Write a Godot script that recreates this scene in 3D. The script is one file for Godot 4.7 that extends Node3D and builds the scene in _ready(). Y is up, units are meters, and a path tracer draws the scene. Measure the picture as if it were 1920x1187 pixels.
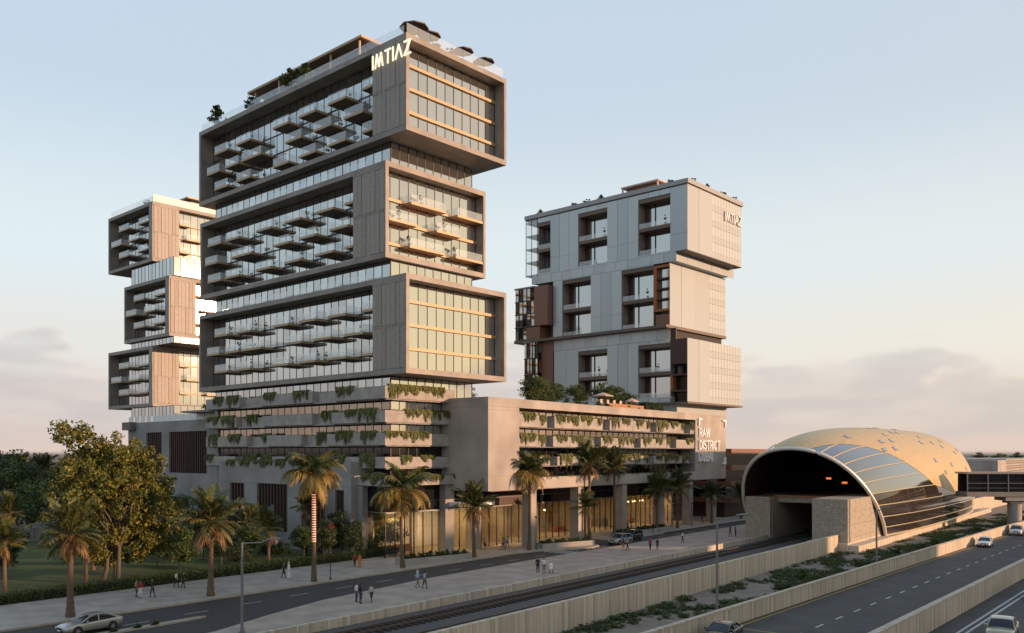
extends Node3D

# World: x runs along the street, -z away from the camera (called d below), y up, metres.
# The towers stand in a frame of their own, turned 4.5 degrees about the corner (OX, OD): a along the street, b away from it.
const TT := 0.0785398
const OX := 94.0
const OD := 83.7

var M := {}
var taken := {}
var unit: BoxMesh
var rng := RandomNumberGenerator.new()
var meshes := {}
var ordinals := ["first", "second", "third", "fourth", "fifth", "sixth", "seventh", "eighth", "ninth", "tenth", "eleventh", "twelfth", "thirteenth", "fourteenth", "fifteenth", "sixteenth", "seventeenth", "eighteenth", "nineteenth", "twentieth"]


class MB:
	var v := PackedVector3Array()
	var n := PackedVector3Array()
	var c := PackedColorArray()
	var i := PackedInt32Array()
	var col := Color(1, 1, 1)

	# corners run counter-clockwise seen from outside
	func quad(p0: Vector3, p1: Vector3, p2: Vector3, p3: Vector3) -> void:
		var k := v.size()
		var nn := (p1 - p0).cross(p2 - p0)
		if nn.length_squared() < 1e-14:
			nn = (p2 - p0).cross(p3 - p0)
		nn = nn.normalized()
		for p in [p0, p1, p2, p3]:
			v.append(p)
			n.append(nn)
			c.append(col)
		i.append_array([k, k + 2, k + 1, k, k + 3, k + 2])

	func tri(p0: Vector3, p1: Vector3, p2: Vector3) -> void:
		var k := v.size()
		var nn := (p1 - p0).cross(p2 - p0).normalized()
		for p in [p0, p1, p2]:
			v.append(p)
			n.append(nn)
			c.append(col)
		i.append_array([k, k + 2, k + 1])

	func box(c0: Vector3, size: Vector3, bs := Basis.IDENTITY) -> void:
		var h := size * 0.5
		var q := []
		for s in [Vector3(-1, -1, -1), Vector3(1, -1, -1), Vector3(1, 1, -1), Vector3(-1, 1, -1), Vector3(-1, -1, 1), Vector3(1, -1, 1), Vector3(1, 1, 1), Vector3(-1, 1, 1)]:
			q.append(c0 + bs * (s * h))
		quad(q[4], q[5], q[6], q[7])
		quad(q[1], q[0], q[3], q[2])
		quad(q[5], q[1], q[2], q[6])
		quad(q[0], q[4], q[7], q[3])
		quad(q[7], q[6], q[2], q[3])
		quad(q[0], q[1], q[5], q[4])

	# box from limits along x, y and d
	func bxd(x0: float, x1: float, y0: float, y1: float, d0: float, d1: float, off := Vector3.ZERO) -> void:
		box(Vector3((x0 + x1) * 0.5, (y0 + y1) * 0.5, -(d0 + d1) * 0.5) - off, Vector3(absf(x1 - x0), absf(y1 - y0), absf(d1 - d0)))

	# smooth surface through rings of equal length
	func loft(rings: Array, closed := true, caps := true) -> void:
		var k := v.size()
		var m: int = rings[0].size()
		var tot: int = rings.size()
		for r in tot:
			var ctr := Vector3.ZERO
			for p in rings[r]:
				ctr += p
			ctr /= m
			for j in m:
				var p: Vector3 = rings[r][j]
				var jn: Vector3 = rings[r][(j + 1) % m] if closed or j + 1 < m else p
				var jp: Vector3 = rings[r][(j - 1 + m) % m] if closed or j > 0 else p
				var un: Vector3 = rings[mini(r + 1, tot - 1)][j]
				var dn: Vector3 = rings[maxi(r - 1, 0)][j]
				var nn := (jn - jp).cross(un - dn)
				if nn.length_squared() < 1e-12:
					nn = p - ctr
				nn = nn.normalized()
				v.append(p)
				n.append(nn)
				c.append(col)
		for r in tot - 1:
			for j in (m if closed else m - 1):
				var a := k + r * m + j
				var b := k + r * m + (j + 1) % m
				i.append_array([a, a + m, b, b, a + m, b + m])
		if caps and closed:
			for e in 2:
				var ring: Array = rings[0] if e == 0 else rings[tot - 1]
				var ctr := Vector3.ZERO
				for p in ring:
					ctr += p
				ctr /= m
				for j in m:
					if e == 0:
						tri(ctr, ring[(j + 1) % m], ring[j])
					else:
						tri(ctr, ring[j], ring[(j + 1) % m])

	func tube(path: Array, radii: Array, sides := 7) -> void:
		var rings := []
		for r in path.size():
			var t: Vector3 = (path[mini(r + 1, path.size() - 1)] - path[maxi(r - 1, 0)]).normalized()
			var x := t.cross(Vector3(0, 0, 1) if absf(t.z) < 0.9 else Vector3(1, 0, 0)).normalized()
			var y := t.cross(x).normalized()
			var ring := []
			for j in sides:
				var f := TAU * j / sides
				ring.append(path[r] + (x * cos(f) + y * sin(f)) * radii[mini(r, radii.size() - 1)])
			rings.append(ring)
		loft(rings)

	# one leaf: a bent diamond of two triangles
	func leaf(p: Vector3, along: Vector3, across: Vector3, bend: Vector3) -> void:
		var k := v.size()
		var nn := across.cross(along).normalized()
		v.append(p - along)
		v.append(p + across + bend)
		v.append(p + along)
		v.append(p - across + bend)
		for q in 4:
			n.append(nn)
			c.append(col)
		i.append_array([k, k + 2, k + 1, k, k + 3, k + 2])

	func mesh() -> ArrayMesh:
		var arr := []
		arr.resize(Mesh.ARRAY_MAX)
		arr[Mesh.ARRAY_VERTEX] = v
		arr[Mesh.ARRAY_NORMAL] = n
		arr[Mesh.ARRAY_COLOR] = c
		arr[Mesh.ARRAY_INDEX] = i
		var m := ArrayMesh.new()
		m.add_surface_from_arrays(Mesh.PRIMITIVE_TRIANGLES, arr)
		return m


# ---------- naming and placing ----------
func numbered(called: String) -> String:
	if not taken.has(called):
		taken[called] = 0
		return called
	taken[called] += 1
	return "%s_%03d" % [called, taken[called]]


func tag(o: Node, label: String, category := "", group := "", kind := "") -> Node:
	if label:
		o.set_meta("label", label)
	if category:
		o.set_meta("category", category)
	if group:
		o.set_meta("group", group)
	if kind:
		o.set_meta("kind", kind)
	return o


func W(x: float, y: float, d: float) -> Vector3:
	return Vector3(x, y, -d)


# from the towers' frame to the world
func tw(a: float, y: float, b: float) -> Vector3:
	return Vector3(OX + a * cos(TT) + b * sin(TT), y, -(OD - a * sin(TT) + b * cos(TT)))


func thing(called: String, label: String, category: String, at: Vector3, group := "") -> Node3D:
	var o := Node3D.new()
	o.name = numbered(called)
	add_child(o)
	o.position = at
	o.set_meta("off", at)
	tag(o, label, category, group)
	return o


func tthing(called: String, label: String, category: String, a: float, y: float, b: float, group := "") -> Node3D:
	var o := thing(called, label, category, tw(a, y, b), group)
	o.rotation.y = -TT
	o.set_meta("off", Vector3(a, y, -b))
	return o


func copy(src: Node3D, called: String, label: String, at: Vector3, turn := 0.0, size := 1.0) -> Node3D:
	var o: Node3D = src.duplicate()
	o.name = numbered(called)
	add_child(o)
	o.position = at
	o.rotation.y = turn
	o.scale = Vector3.ONE * size
	o.set_meta("label", label)
	return o


func holder(par: Node3D, called: String) -> Node3D:
	var o := Node3D.new()
	o.name = called
	par.add_child(o, true)
	o.set_meta("off", par.get_meta("off"))
	return o


func put(par: Node, called: String, mesh: Mesh, m: Material, at := Vector3.ZERO) -> MeshInstance3D:
	var o := MeshInstance3D.new()
	o.mesh = mesh
	o.material_override = m
	o.position = at
	if par == self:
		o.name = numbered(called)
		add_child(o)
	else:
		o.name = called
		par.add_child(o, true)
	return o


# a box part from limits along x, y and d (or a, y and b) of the frame of the thing it belongs to
func box(par: Node3D, called: String, m: Material, x0: float, x1: float, y0: float, y1: float, d0: float, d1: float) -> MeshInstance3D:
	var off: Vector3 = par.get_meta("off")
	var o := put(par, called, unit, m, Vector3((x0 + x1) * 0.5, (y0 + y1) * 0.5, -(d0 + d1) * 0.5) - off)
	o.scale = Vector3(absf(x1 - x0), absf(y1 - y0), absf(d1 - d0))
	return o


func struct(called: String, mesh: Mesh, m: Material, at := Vector3.ZERO) -> MeshInstance3D:
	var o := put(self, called, mesh, m, at)
	o.set_meta("kind", "structure")
	return o


# a flat sheet of ground from a polygon of (x, d) points
func sheet(pts: Array, y: float) -> ArrayMesh:
	var poly := PackedVector2Array(pts)
	var ids := Geometry2D.triangulate_polygon(poly)
	var b := MB.new()
	for t in ids.size() / 3:
		var q := []
		for k in 3:
			var p: Vector2 = poly[ids[t * 3 + k]]
			q.append(W(p.x, y, p.y))
		if (q[1] - q[0]).cross(q[2] - q[0]).y < 0.0:
			b.tri(q[0], q[2], q[1])
		else:
			b.tri(q[0], q[1], q[2])
	return b.mesh()


# window panes: the first 300 of a building are parts of their own, the rest one joined part
class Panes:
	var owner: Node3D
	var left := 300
	var rest := {}


func pane(ps: Panes, par: Node3D, called: String, m: Material, x0: float, x1: float, y0: float, y1: float, d0: float, d1: float) -> void:
	if ps.left > 0:
		ps.left -= 1
		box(par, called, m, x0, x1, y0, y1, d0, d1)
	else:
		if not ps.rest.has(m):
			ps.rest[m] = MB.new()
		ps.rest[m].bxd(x0, x1, y0, y1, d0, d1, ps.owner.get_meta("off"))


func end_panes(ps: Panes) -> void:
	for m in ps.rest:
		var o := put(ps.owner, "small_panes", ps.rest[m].mesh(), m)
		o.set_meta("kind", "stuff")


# ---------- materials ----------
func lin(r: float, g: float, b: float, al := 1.0) -> Color:
	var c := Color(r, g, b).linear_to_srgb()
	c.a = al
	return c


func noise_image(sd: int, freq: float, lo: float, hi: float, size := 256, octaves := 4, streak := 1.0) -> ImageTexture:
	var f := FastNoiseLite.new()
	f.seed = sd
	f.noise_type = FastNoiseLite.TYPE_SIMPLEX_SMOOTH
	f.frequency = freq
	f.fractal_octaves = octaves
	var im := f.get_seamless_image(size, size)
	im.convert(Image.FORMAT_RGB8)
	if streak > 1.0:
		var w := int(size / streak)
		im.resize(size, w)
		im.resize(size, size)
	var data := im.get_data()
	for k in data.size():
		data[k] = int(255.0 * (lo + (hi - lo) * data[k] / 255.0))
	return ImageTexture.create_from_image(Image.create_from_data(size, size, false, Image.FORMAT_RGB8, data))


# concrete cast between upright boards: narrow strips of slightly different tone with fine joints and stains
func board_image(sd: int) -> ImageTexture:
	var r := RandomNumberGenerator.new()
	r.seed = sd
	var f := FastNoiseLite.new()
	f.seed = sd
	f.frequency = 0.03
	var im := Image.create(256, 256, false, Image.FORMAT_RGB8)
	var tone := 0.9
	var left := 0
	for x in 256:
		var joint := false
		if left <= 0:
			left = r.randi_range(7, 13)
			tone = r.randf_range(0.83, 1.0)
			joint = true
		left -= 1
		for y in 256:
			var v := tone + 0.07 * f.get_noise_2d(x * 3.0, y * 0.35) - (0.14 if joint else 0.0)
			im.set_pixel(x, y, Color(v, v, v))
	return ImageTexture.create_from_image(im)


func mat(key: String, col: Color, rough: float, metal := 0.0, tex: Texture2D = null, scale := 0.2, bump: Texture2D = null, depth := 0.0) -> StandardMaterial3D:
	var m := StandardMaterial3D.new()
	m.albedo_color = col
	m.roughness = rough
	m.metallic = metal
	if tex:
		m.albedo_texture = tex
	if bump:
		m.heightmap_enabled = true
		m.heightmap_texture = bump
		m.heightmap_scale = depth
	if tex or bump:
		m.uv1_triplanar = true
		m.uv1_world_triplanar = true
		m.uv1_scale = Vector3.ONE * scale
	M[key] = m
	return m


func materials() -> void:
	var fine := noise_image(1, 0.05, 0.86, 1.0)
	var coarse := noise_image(2, 0.012, 0.80, 1.0, 256, 5)
	var patch := noise_image(3, 0.01, 0.80, 1.0, 512, 6)
	var grit := noise_image(4, 0.2, 0.72, 1.0, 256, 3)
	var bumpy := noise_image(5, 0.08, 0.0, 1.0, 256, 4)
	var streaky := noise_image(6, 0.03, 0.82, 1.0, 256, 4)
	var boards := board_image(21)
	mat("clad", lin(0.335, 0.29, 0.25), 0.5, 0.0, fine, 0.12)
	mat("clad_b", lin(0.31, 0.27, 0.232), 0.52, 0.0, fine, 0.12)
	mat("frame", lin(0.285, 0.248, 0.216), 0.5, 0.0, coarse, 0.08)
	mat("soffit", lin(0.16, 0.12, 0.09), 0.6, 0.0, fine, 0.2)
	mat("bronze", lin(0.42, 0.29, 0.16), 0.5, 0.1)
	mat("mullion", lin(0.025, 0.024, 0.024), 0.45, 0.2)
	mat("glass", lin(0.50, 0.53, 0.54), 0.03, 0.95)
	mat("glass_street_bright", lin(0.70, 0.70, 0.67), 0.04, 0.95)  # same glass as the left faces, made paler for the brighter reflections here
	mat("glass_street_bright_b", lin(0.66, 0.66, 0.64), 0.05, 0.95)
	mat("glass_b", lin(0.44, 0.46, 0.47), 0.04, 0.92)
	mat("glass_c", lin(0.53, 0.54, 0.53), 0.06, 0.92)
	mat("glass_warm", lin(0.36, 0.30, 0.25), 0.06, 0.85)
	mat("glass_warm_b", lin(0.42, 0.33, 0.26), 0.08, 0.85)
	mat("glass_rose_sky", lin(0.66, 0.52, 0.43), 0.06, 0.9)  # pink of the mirrored sunset sky put into the glass colour
	mat("glass_rose_sky_b", lin(0.6, 0.48, 0.4), 0.08, 0.9)
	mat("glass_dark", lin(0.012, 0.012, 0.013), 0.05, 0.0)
	mat("rail_glass", lin(0.75, 0.84, 0.88, 0.17), 0.05)
	M.rail_glass.transparency = BaseMaterial3D.TRANSPARENCY_ALPHA
	mat("shop_glass", lin(0.03, 0.035, 0.03, 0.22), 0.02)
	M.shop_glass.transparency = BaseMaterial3D.TRANSPARENCY_ALPHA
	mat("concrete", lin(0.40, 0.37, 0.335), 0.85, 0.0, patch, 0.05, bumpy, 0.4)
	mat("concrete_b", lin(0.36, 0.335, 0.305), 0.85, 0.0, patch, 0.07, bumpy, 0.4)
	mat("concrete_wall", lin(0.63, 0.54, 0.42), 0.88, 0.0, boards, 0.11)
	mat("concrete_wall_b", lin(0.59, 0.505, 0.395), 0.88, 0.0, boards, 0.13)
	mat("plaster", lin(0.43, 0.385, 0.34), 0.8, 0.0, coarse, 0.04)
	mat("plaster_grey", lin(0.30, 0.29, 0.275), 0.8, 0.0, coarse, 0.04)
	mat("planter", lin(0.42, 0.385, 0.35), 0.8, 0.0, patch, 0.09)
	mat("planter_dark", lin(0.2, 0.185, 0.175), 0.8, 0.0, patch, 0.09)
	mat("louvre", lin(0.075, 0.04, 0.03), 0.6)
	mat("brown", lin(0.24, 0.115, 0.075), 0.5, 0.0, fine, 0.15)
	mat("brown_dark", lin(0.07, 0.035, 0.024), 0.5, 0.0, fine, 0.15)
	mat("rust", lin(0.30, 0.10, 0.035), 0.5, 0.1)
	mat("screen", lin(0.40, 0.45, 0.46), 0.3, 0.35)
	mat("screen_b", lin(0.37, 0.42, 0.435), 0.33, 0.35)
	mat("screen_warm", lin(0.36, 0.40, 0.41), 0.55)
	mat("screen_warm_b", lin(0.345, 0.385, 0.40), 0.55)
	mat("screen_grid", lin(0.40, 0.44, 0.45), 0.4, 0.1)
	mat("roof_edge", lin(0.30, 0.31, 0.32), 0.5)
	mat("white", lin(0.78, 0.77, 0.75), 0.6)
	mat("asphalt", lin(0.078, 0.071, 0.066), 0.85, 0.0, grit, 0.5, bumpy, 0.4)
	M.asphalt.detail_enabled = true
	M.asphalt.detail_albedo = patch
	M.asphalt.detail_blend_mode = BaseMaterial3D.BLEND_MODE_MUL
	mat("asphalt_far", lin(0.08, 0.075, 0.071), 0.85, 0.0, patch, 0.04, bumpy, 0.4)
	mat("paving", lin(0.46, 0.40, 0.34), 0.85, 0.0, patch, 0.06, grit, 0.2)
	mat("promenade", lin(0.46, 0.375, 0.305), 0.88, 0.0, patch, 0.05, grit, 0.2)
	mat("ballast", lin(0.12, 0.115, 0.11), 0.95, 0.0, grit, 0.7, grit, 2.0)
	mat("sleeper", lin(0.06, 0.05, 0.045), 0.9, 0.0, grit, 0.5)
	mat("rail", lin(0.22, 0.17, 0.14), 0.4, 0.7)
	mat("sand", lin(0.26, 0.215, 0.165), 0.95, 0.0, patch, 0.09, bumpy, 2.0)
	mat("lawn", lin(0.07, 0.092, 0.014), 0.95, 0.0, patch, 0.07, grit, 3.0)
	mat("earth", lin(0.15, 0.13, 0.09), 0.95, 0.0, patch, 0.01)
	mat("hedge_core", lin(0.012, 0.018, 0.006), 0.9)
	mat("soil", lin(0.06, 0.045, 0.03), 0.95, 0.0, grit, 0.5)
	mat("kerb", lin(0.46, 0.40, 0.30), 0.85, 0.0, patch, 0.15)
	mat("paint", lin(0.62, 0.62, 0.60), 0.7, 0.0, grit, 0.6)
	mat("paint_yellow", lin(0.55, 0.36, 0.05), 0.7, 0.0, grit, 0.6)
	mat("metal_grey", lin(0.20, 0.19, 0.185), 0.45, 0.5)
	mat("metal_black", lin(0.02, 0.02, 0.02), 0.5, 0.3)
	mat("gold", lin(0.62, 0.44, 0.20), 0.42, 0.2, fine, 0.06)
	mat("gold_trim", lin(0.78, 0.60, 0.34), 0.3, 0.6)
	mat("arch_rim", lin(0.72, 0.68, 0.62), 0.35, 0.3)
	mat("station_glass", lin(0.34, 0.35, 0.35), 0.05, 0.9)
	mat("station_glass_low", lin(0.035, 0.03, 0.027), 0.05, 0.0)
	mat("station_inner", lin(0.035, 0.018, 0.013), 0.75)
	mat("stone", lin(0.44, 0.385, 0.30), 0.85, 0.0, patch, 0.2)
	mat("wood", lin(0.42, 0.19, 0.07), 0.6, 0.0, streaky, 0.4)
	mat("umbrella", lin(0.16, 0.095, 0.06), 0.8)
	mat("umbrella_pale", lin(0.58, 0.42, 0.34), 0.8)
	mat("shop_wall", lin(0.5, 0.42, 0.30), 0.8, 0.0, coarse, 0.1)
	mat("shop_floor", lin(0.30, 0.25, 0.19), 0.5)
	mat("dark_inside", lin(0.02, 0.014, 0.012), 0.7)
	mat("tyre", lin(0.012, 0.012, 0.012), 0.8)
	mat("rim", lin(0.55, 0.55, 0.56), 0.3, 0.8)
	mat("car_glass", lin(0.015, 0.018, 0.022), 0.04)
	mat("head_lamp", lin(0.7, 0.7, 0.7), 0.15, 0.3)
	mat("tail_lamp", lin(0.42, 0.02, 0.015), 0.2)
	mat("plate", lin(0.7, 0.7, 0.66), 0.5)
	var lf := mat("leaf", Color(1, 1, 1), 0.65)
	lf.vertex_color_use_as_albedo = true
	lf.backlight_enabled = true
	lf.backlight = Color(0.45, 0.45, 0.2)
	var fr := mat("frond", Color(1, 1, 1), 0.55)
	fr.vertex_color_use_as_albedo = true
	fr.backlight_enabled = true
	fr.backlight = Color(0.35, 0.35, 0.15)
	var tk := mat("bark", lin(0.17, 0.115, 0.075), 0.9, 0.0, grit, 0.9, grit, 3.0)
	tk.cull_mode = BaseMaterial3D.CULL_BACK
	mat("bark_grey", lin(0.14, 0.115, 0.09), 0.9, 0.0, grit, 0.9, grit, 3.0)
	var sk := mat("figure", Color(1, 1, 1), 0.75)
	sk.vertex_color_use_as_albedo = true
	var em := mat("lit_letter", lin(0.85, 0.78, 0.6), 0.5)
	em.emission_enabled = true
	em.emission = lin(1.0, 0.88, 0.62)
	em.emission_energy_multiplier = 0.75
	var bl := mat("bulb", lin(1, 0.8, 0.5), 0.4)
	bl.emission_enabled = true
	bl.emission = lin(1.0, 0.66, 0.3)
	bl.emission_energy_multiplier = 4.0
	var pn := mat("light_panel", lin(1, 0.9, 0.7), 0.4)
	pn.emission_enabled = true
	pn.emission = lin(1.0, 0.78, 0.48)
	pn.emission_energy_multiplier = 1.6
	var fl := mat("fairy_light", lin(0.9, 0.5, 0.4), 0.5)
	fl.emission_enabled = true
	fl.emission = lin(1.0, 0.42, 0.25)
	fl.emission_energy_multiplier = 0.5
	var og := mat("orange_lamp", lin(0.8, 0.2, 0.05), 0.5)
	og.emission_enabled = true
	og.emission = lin(1.0, 0.2, 0.05)
	og.emission_energy_multiplier = 0.8


# ---------- sky ----------
func ramp(stops: Array, t: float) -> Vector3:
	for k in stops.size() - 1:
		if t <= stops[k + 1][0]:
			var f: float = clampf((t - stops[k][0]) / (stops[k + 1][0] - stops[k][0]), 0.0, 1.0)
			f = f * f * (3.0 - 2.0 * f)
			return (stops[k][1] as Vector3).lerp(stops[k + 1][1], f)
	return stops[stops.size() - 1][1]


func make_sky(sun_az: float) -> ImageTexture:
	# air: bluer away from the sun, golden round it; clouds: low heaps all round the horizon
	var w := 2048
	var h := 1024
	var data := PackedFloat32Array()
	data.resize(w * h * 3)
	var away := [[0.0, Vector3(0.74, 0.60, 0.54)], [3.0, Vector3(0.79, 0.70, 0.65)], [6.5, Vector3(0.80, 0.80, 0.77)], [12.0, Vector3(0.75, 0.86, 0.90)], [23.0, Vector3(0.56, 0.69, 0.82)], [50.0, Vector3(0.38, 0.52, 0.70)], [90.0, Vector3(0.30, 0.44, 0.64)]]
	var near := [[0.0, Vector3(0.80, 0.62, 0.48)], [3.0, Vector3(0.86, 0.72, 0.58)], [6.5, Vector3(0.93, 0.86, 0.71)], [12.0, Vector3(0.81, 0.81, 0.77)], [21.0, Vector3(0.65, 0.70, 0.75)], [50.0, Vector3(0.40, 0.52, 0.68)], [90.0, Vector3(0.30, 0.44, 0.64)]]
	var round_sun := [[0.0, Vector3(0.98, 0.64, 0.34)], [4.0, Vector3(1.12, 0.88, 0.52)], [10.0, Vector3(1.04, 0.88, 0.58)], [20.0, Vector3(0.76, 0.69, 0.58)], [30.0, Vector3(0.58, 0.57, 0.55)], [50.0, Vector3(0.41, 0.51, 0.64)], [90.0, Vector3(0.30, 0.44, 0.64)]]
	var heap := FastNoiseLite.new()
	heap.seed = 11
	heap.frequency = 0.022
	heap.fractal_octaves = 5
	var where := FastNoiseLite.new()
	where.seed = 5
	where.frequency = 0.011
	where.fractal_octaves = 2
	var toward := PackedFloat32Array()
	var close := PackedFloat32Array()
	for x in w:
		var az := (float(x) + 0.5) / w * TAU
		var c := 0.5 + 0.5 * cos(az - sun_az)
		toward.append(pow(c, 1.6))
		close.append(smoothstep(0.80, 0.98, c))
	for y in h:
		var el := 90.0 - 180.0 * (float(y) + 0.5) / h
		var e := maxf(el, 0.0)
		var ca := ramp(away, e)
		var cn := ramp(near, e)
		var cs := ramp(round_sun, e)
		if el < -2.0:
			ca = Vector3(0.16, 0.14, 0.12)
			cn = ca
			cs = ca
		for x in w:
			var c := ca.lerp(cn, toward[x]).lerp(cs, close[x])
			if el > -1.0 and el < 11.0:
				var u := float(x)
				var base := where.get_noise_2d(u, 300.0) * 4.5 + 4.4
				var lump := heap.get_noise_2d(u, el * 16.0) * 2.6
				var top := base + lump
				var edge := smoothstep(-0.25, 0.55, top - el) * smoothstep(0.3, 1.7, el + lump * 0.35)
				var thin := smoothstep(-0.45, 0.4, heap.get_noise_2d(u * 0.8 + 900.0, el * 22.0))
				var body := edge * (0.35 + 0.65 * thin) * smoothstep(-1.0, 2.0, base - 3.2)
				var lit := smoothstep(0.9, 0.0, top - el) * 0.75
				var cc := Vector3(0.50, 0.49, 0.50).lerp(Vector3(0.88, 0.70, 0.60), clampf(lit + toward[x] * 0.3, 0.0, 1.0))
				c = c.lerp(cc.lerp(c, 0.35), clampf(body, 0.0, 1.0) * 0.85)
			var k := (y * w + x) * 3
			data[k] = c.x
			data[k + 1] = c.y
			data[k + 2] = c.z
	var im := Image.create_from_data(w, h, false, Image.FORMAT_RGBF, data.to_byte_array())
	return ImageTexture.create_from_image(im)


# ---------- the setting ----------
func band(pts: Array, off0: float, off1: float) -> Array:
	# a strip beside a polyline of (x, d), from off0 to off1 metres along d
	var out := []
	for p in pts:
		out.append(Vector2(p.x, p.y + off0))
	for k in range(pts.size() - 1, -1, -1):
		out.append(Vector2(pts[k].x, pts[k].y + off1))
	return out


var hwy := [Vector2(-60, 34.6), Vector2(20, 31.6), Vector2(70, 29.6), Vector2(110, 27.9), Vector2(169, 24.9), Vector2(230, 20.5), Vector2(320, 11.0), Vector2(520, -22.0)]


func hwy_d(x: float) -> float:
	for k in hwy.size() - 1:
		if x <= hwy[k + 1].x:
			return lerpf(hwy[k].y, hwy[k + 1].y, (x - hwy[k].x) / (hwy[k + 1].x - hwy[k].x))
	return hwy[hwy.size() - 1].y


func wall_run(t: Node3D, called: String, pts: Array, h: float, thick: float, step: float, ma: Material, mb: Material, cap := 0.0) -> void:
	# a wall of cast segments with open joints between them, along a polyline
	var off: Vector3 = t.get_meta("off")
	var count := 0
	for k in pts.size() - 1:
		var p: Vector2 = pts[k]
		var q: Vector2 = pts[k + 1]
		var ln := p.distance_to(q)
		var nseg := maxi(1, int(round(ln / step)))
		for s in nseg:
			var a := p.lerp(q, float(s) / nseg)
			var b := p.lerp(q, float(s + 1) / nseg)
			var mid := (a + b) * 0.5
			var o := put(t, called, unit, ma if count % 3 else mb, W(mid.x, h * 0.5, mid.y) - off)
			var ang := atan2(b.y - a.y, b.x - a.x)
			o.rotation.y = ang
			o.scale = Vector3(a.distance_to(b) - 0.035, h, thick)
			if cap > 0.0:
				var c := put(t, "coping", unit, mb, W(mid.x, h + cap * 0.5, mid.y) - off)
				c.rotation.y = ang
				c.scale = Vector3(a.distance_to(b) - 0.02, cap, thick + 0.12)
			count += 1


func setting() -> void:
	struct("ground", sheet([Vector2(-2500, -2500), Vector2(3500, -2500), Vector2(3500, 3500), Vector2(-2500, 3500)], -0.03), M.earth)
	# promenade and sidewalk
	var prom := [Vector2(-40, 55.2), Vector2(175, 54.3), Vector2(520, 54.3), Vector2(520, 69), Vector2(166, 69.2), Vector2(115, 68.7), Vector2(95, 68.7), Vector2(73, 67.9), Vector2(56, 65.9), Vector2(48, 63.6), Vector2(41, 61.1), Vector2(20, 59.8), Vector2(-40, 58)]
	struct("promenade", sheet(prom, 0.12), M.promenade)
	struct("street", sheet([Vector2(-300, 54), Vector2(520, 54), Vector2(520, 84), Vector2(-300, 84)], 0.0), M.asphalt)
	var walk := [Vector2(-300, 75), Vector2(99, 75.1), Vector2(104, 74.2), Vector2(109, 71.2), Vector2(112.5, 70.6), Vector2(115, 71.2), Vector2(116.5, 73.2), Vector2(117.5, 78.5), Vector2(123, 78.5), Vector2(124, 74.6), Vector2(127, 73.2), Vector2(140, 73.2), Vector2(520, 75), Vector2(520, 112), Vector2(86, 112), Vector2(86, 87.2), Vector2(-300, 87.2)]
	struct("sidewalk", sheet(walk, 0.14), M.paving)
	# kerb stones of the street, one by one
	var kerb := thing("street_kerb", "pale painted kerb stones edging the sidewalk beside the street", "kerb", W(40, 0, 75))
	kerb.set_meta("kind", "structure")
	var off: Vector3 = kerb.get_meta("off")
	for k in 12:
		if k < 11 and walk[k].distance_to(walk[k + 1]) < 600.0:
			var p: Vector2 = walk[k]
			var q: Vector2 = walk[k + 1]
			if k == 0:
				p = Vector2(20, 75)
			var ln := p.distance_to(q)
			if ln > 150.0:
				q = p.lerp(q, 150.0 / ln)
				ln = 150.0
			var nseg := maxi(1, int(ln / 2.0))
			for s in nseg:
				var a := p.lerp(q, float(s) / nseg)
				var b := p.lerp(q, float(s + 1) / nseg)
				var m := (a + b) * 0.5
				var o := put(kerb, "kerb_stone", unit, M.kerb, W(m.x, 0.085, m.y) - off)
				o.rotation.y = atan2(b.y - a.y, b.x - a.x)
				o.scale = Vector3(a.distance_to(b) - 0.02, 0.17, 0.3)
	var lawn := MB.new()
	for k in 40:
		for j in 20:
			var q := []
			for c in [[0, 0], [1, 0], [1, 1], [0, 1]]:
				var x: float = -60.0 + (k + c[0]) * 3.8
				var d: float = 87.2 + (j + c[1]) * 3.0
				q.append(W(x, 0.1 + 0.35 * smoothstep(90.0, 125.0, d) * (1.0 + sin(x * 0.16) * cos(d * 0.13)), d))
			lawn.quad(q[0], q[1], q[2], q[3])
	struct("lawn", lawn.mesh(), M.lawn)
	# rail bed, verge and highway
	struct("rail_bed", sheet([Vector2(-60, 39.0), Vector2(520, 39.0), Vector2(520, 54.6), Vector2(-60, 55.6)], 0.03), M.ballast)
	struct("verge", sheet([Vector2(-60, 34.4), Vector2(20, 31.4), Vector2(70, 29.4), Vector2(110, 27.7), Vector2(169, 24.7), Vector2(230, 20.3), Vector2(320, 10.8), Vector2(520, -22.2), Vector2(520, 39.4), Vector2(-60, 39.4)], 0.04), M.sand)
	var carriage := []
	for p in hwy:
		carriage.append(Vector2(p.x, p.y + 0.1))
	struct("highway", sheet(band(carriage, -13.6, 0.0), 0.0), M.asphalt_far)
	struct("highway_far_side", sheet(band(carriage, -60.0, -13.7), 0.0), M.asphalt_far)
	var ln := MB.new()
	for k in 60:
		var x := 40.0 + k * 4.6
		var d0 := hwy_d(x) - 5.7
		var d1 := hwy_d(x + 1.7) - 5.7
		ln.quad(W(x, 0.006, d0 - 0.09), W(x + 1.7, 0.006, d1 - 0.09), W(x + 1.7, 0.006, d1 + 0.09), W(x, 0.006, d0 + 0.09))
	for k in 50:
		var x := 30.0 + k * 9.0
		var d0 := hwy_d(x) - 20.5
		var d1 := hwy_d(x + 2.5) - 20.5
		ln.quad(W(x, 0.006, d0 - 0.09), W(x + 2.5, 0.006, d1 - 0.09), W(x + 2.5, 0.006, d1 + 0.09), W(x, 0.006, d0 + 0.09))
	for s in [15.2, 15.75]:
		for k in 60:
			var x := -40.0 + k * 8.0
			ln.quad(W(x, 0.006, hwy_d(x) - s - 0.11), W(x + 8, 0.006, hwy_d(x + 8) - s - 0.11), W(x + 8, 0.006, hwy_d(x + 8) - s + 0.11), W(x, 0.006, hwy_d(x) - s + 0.11))
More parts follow.
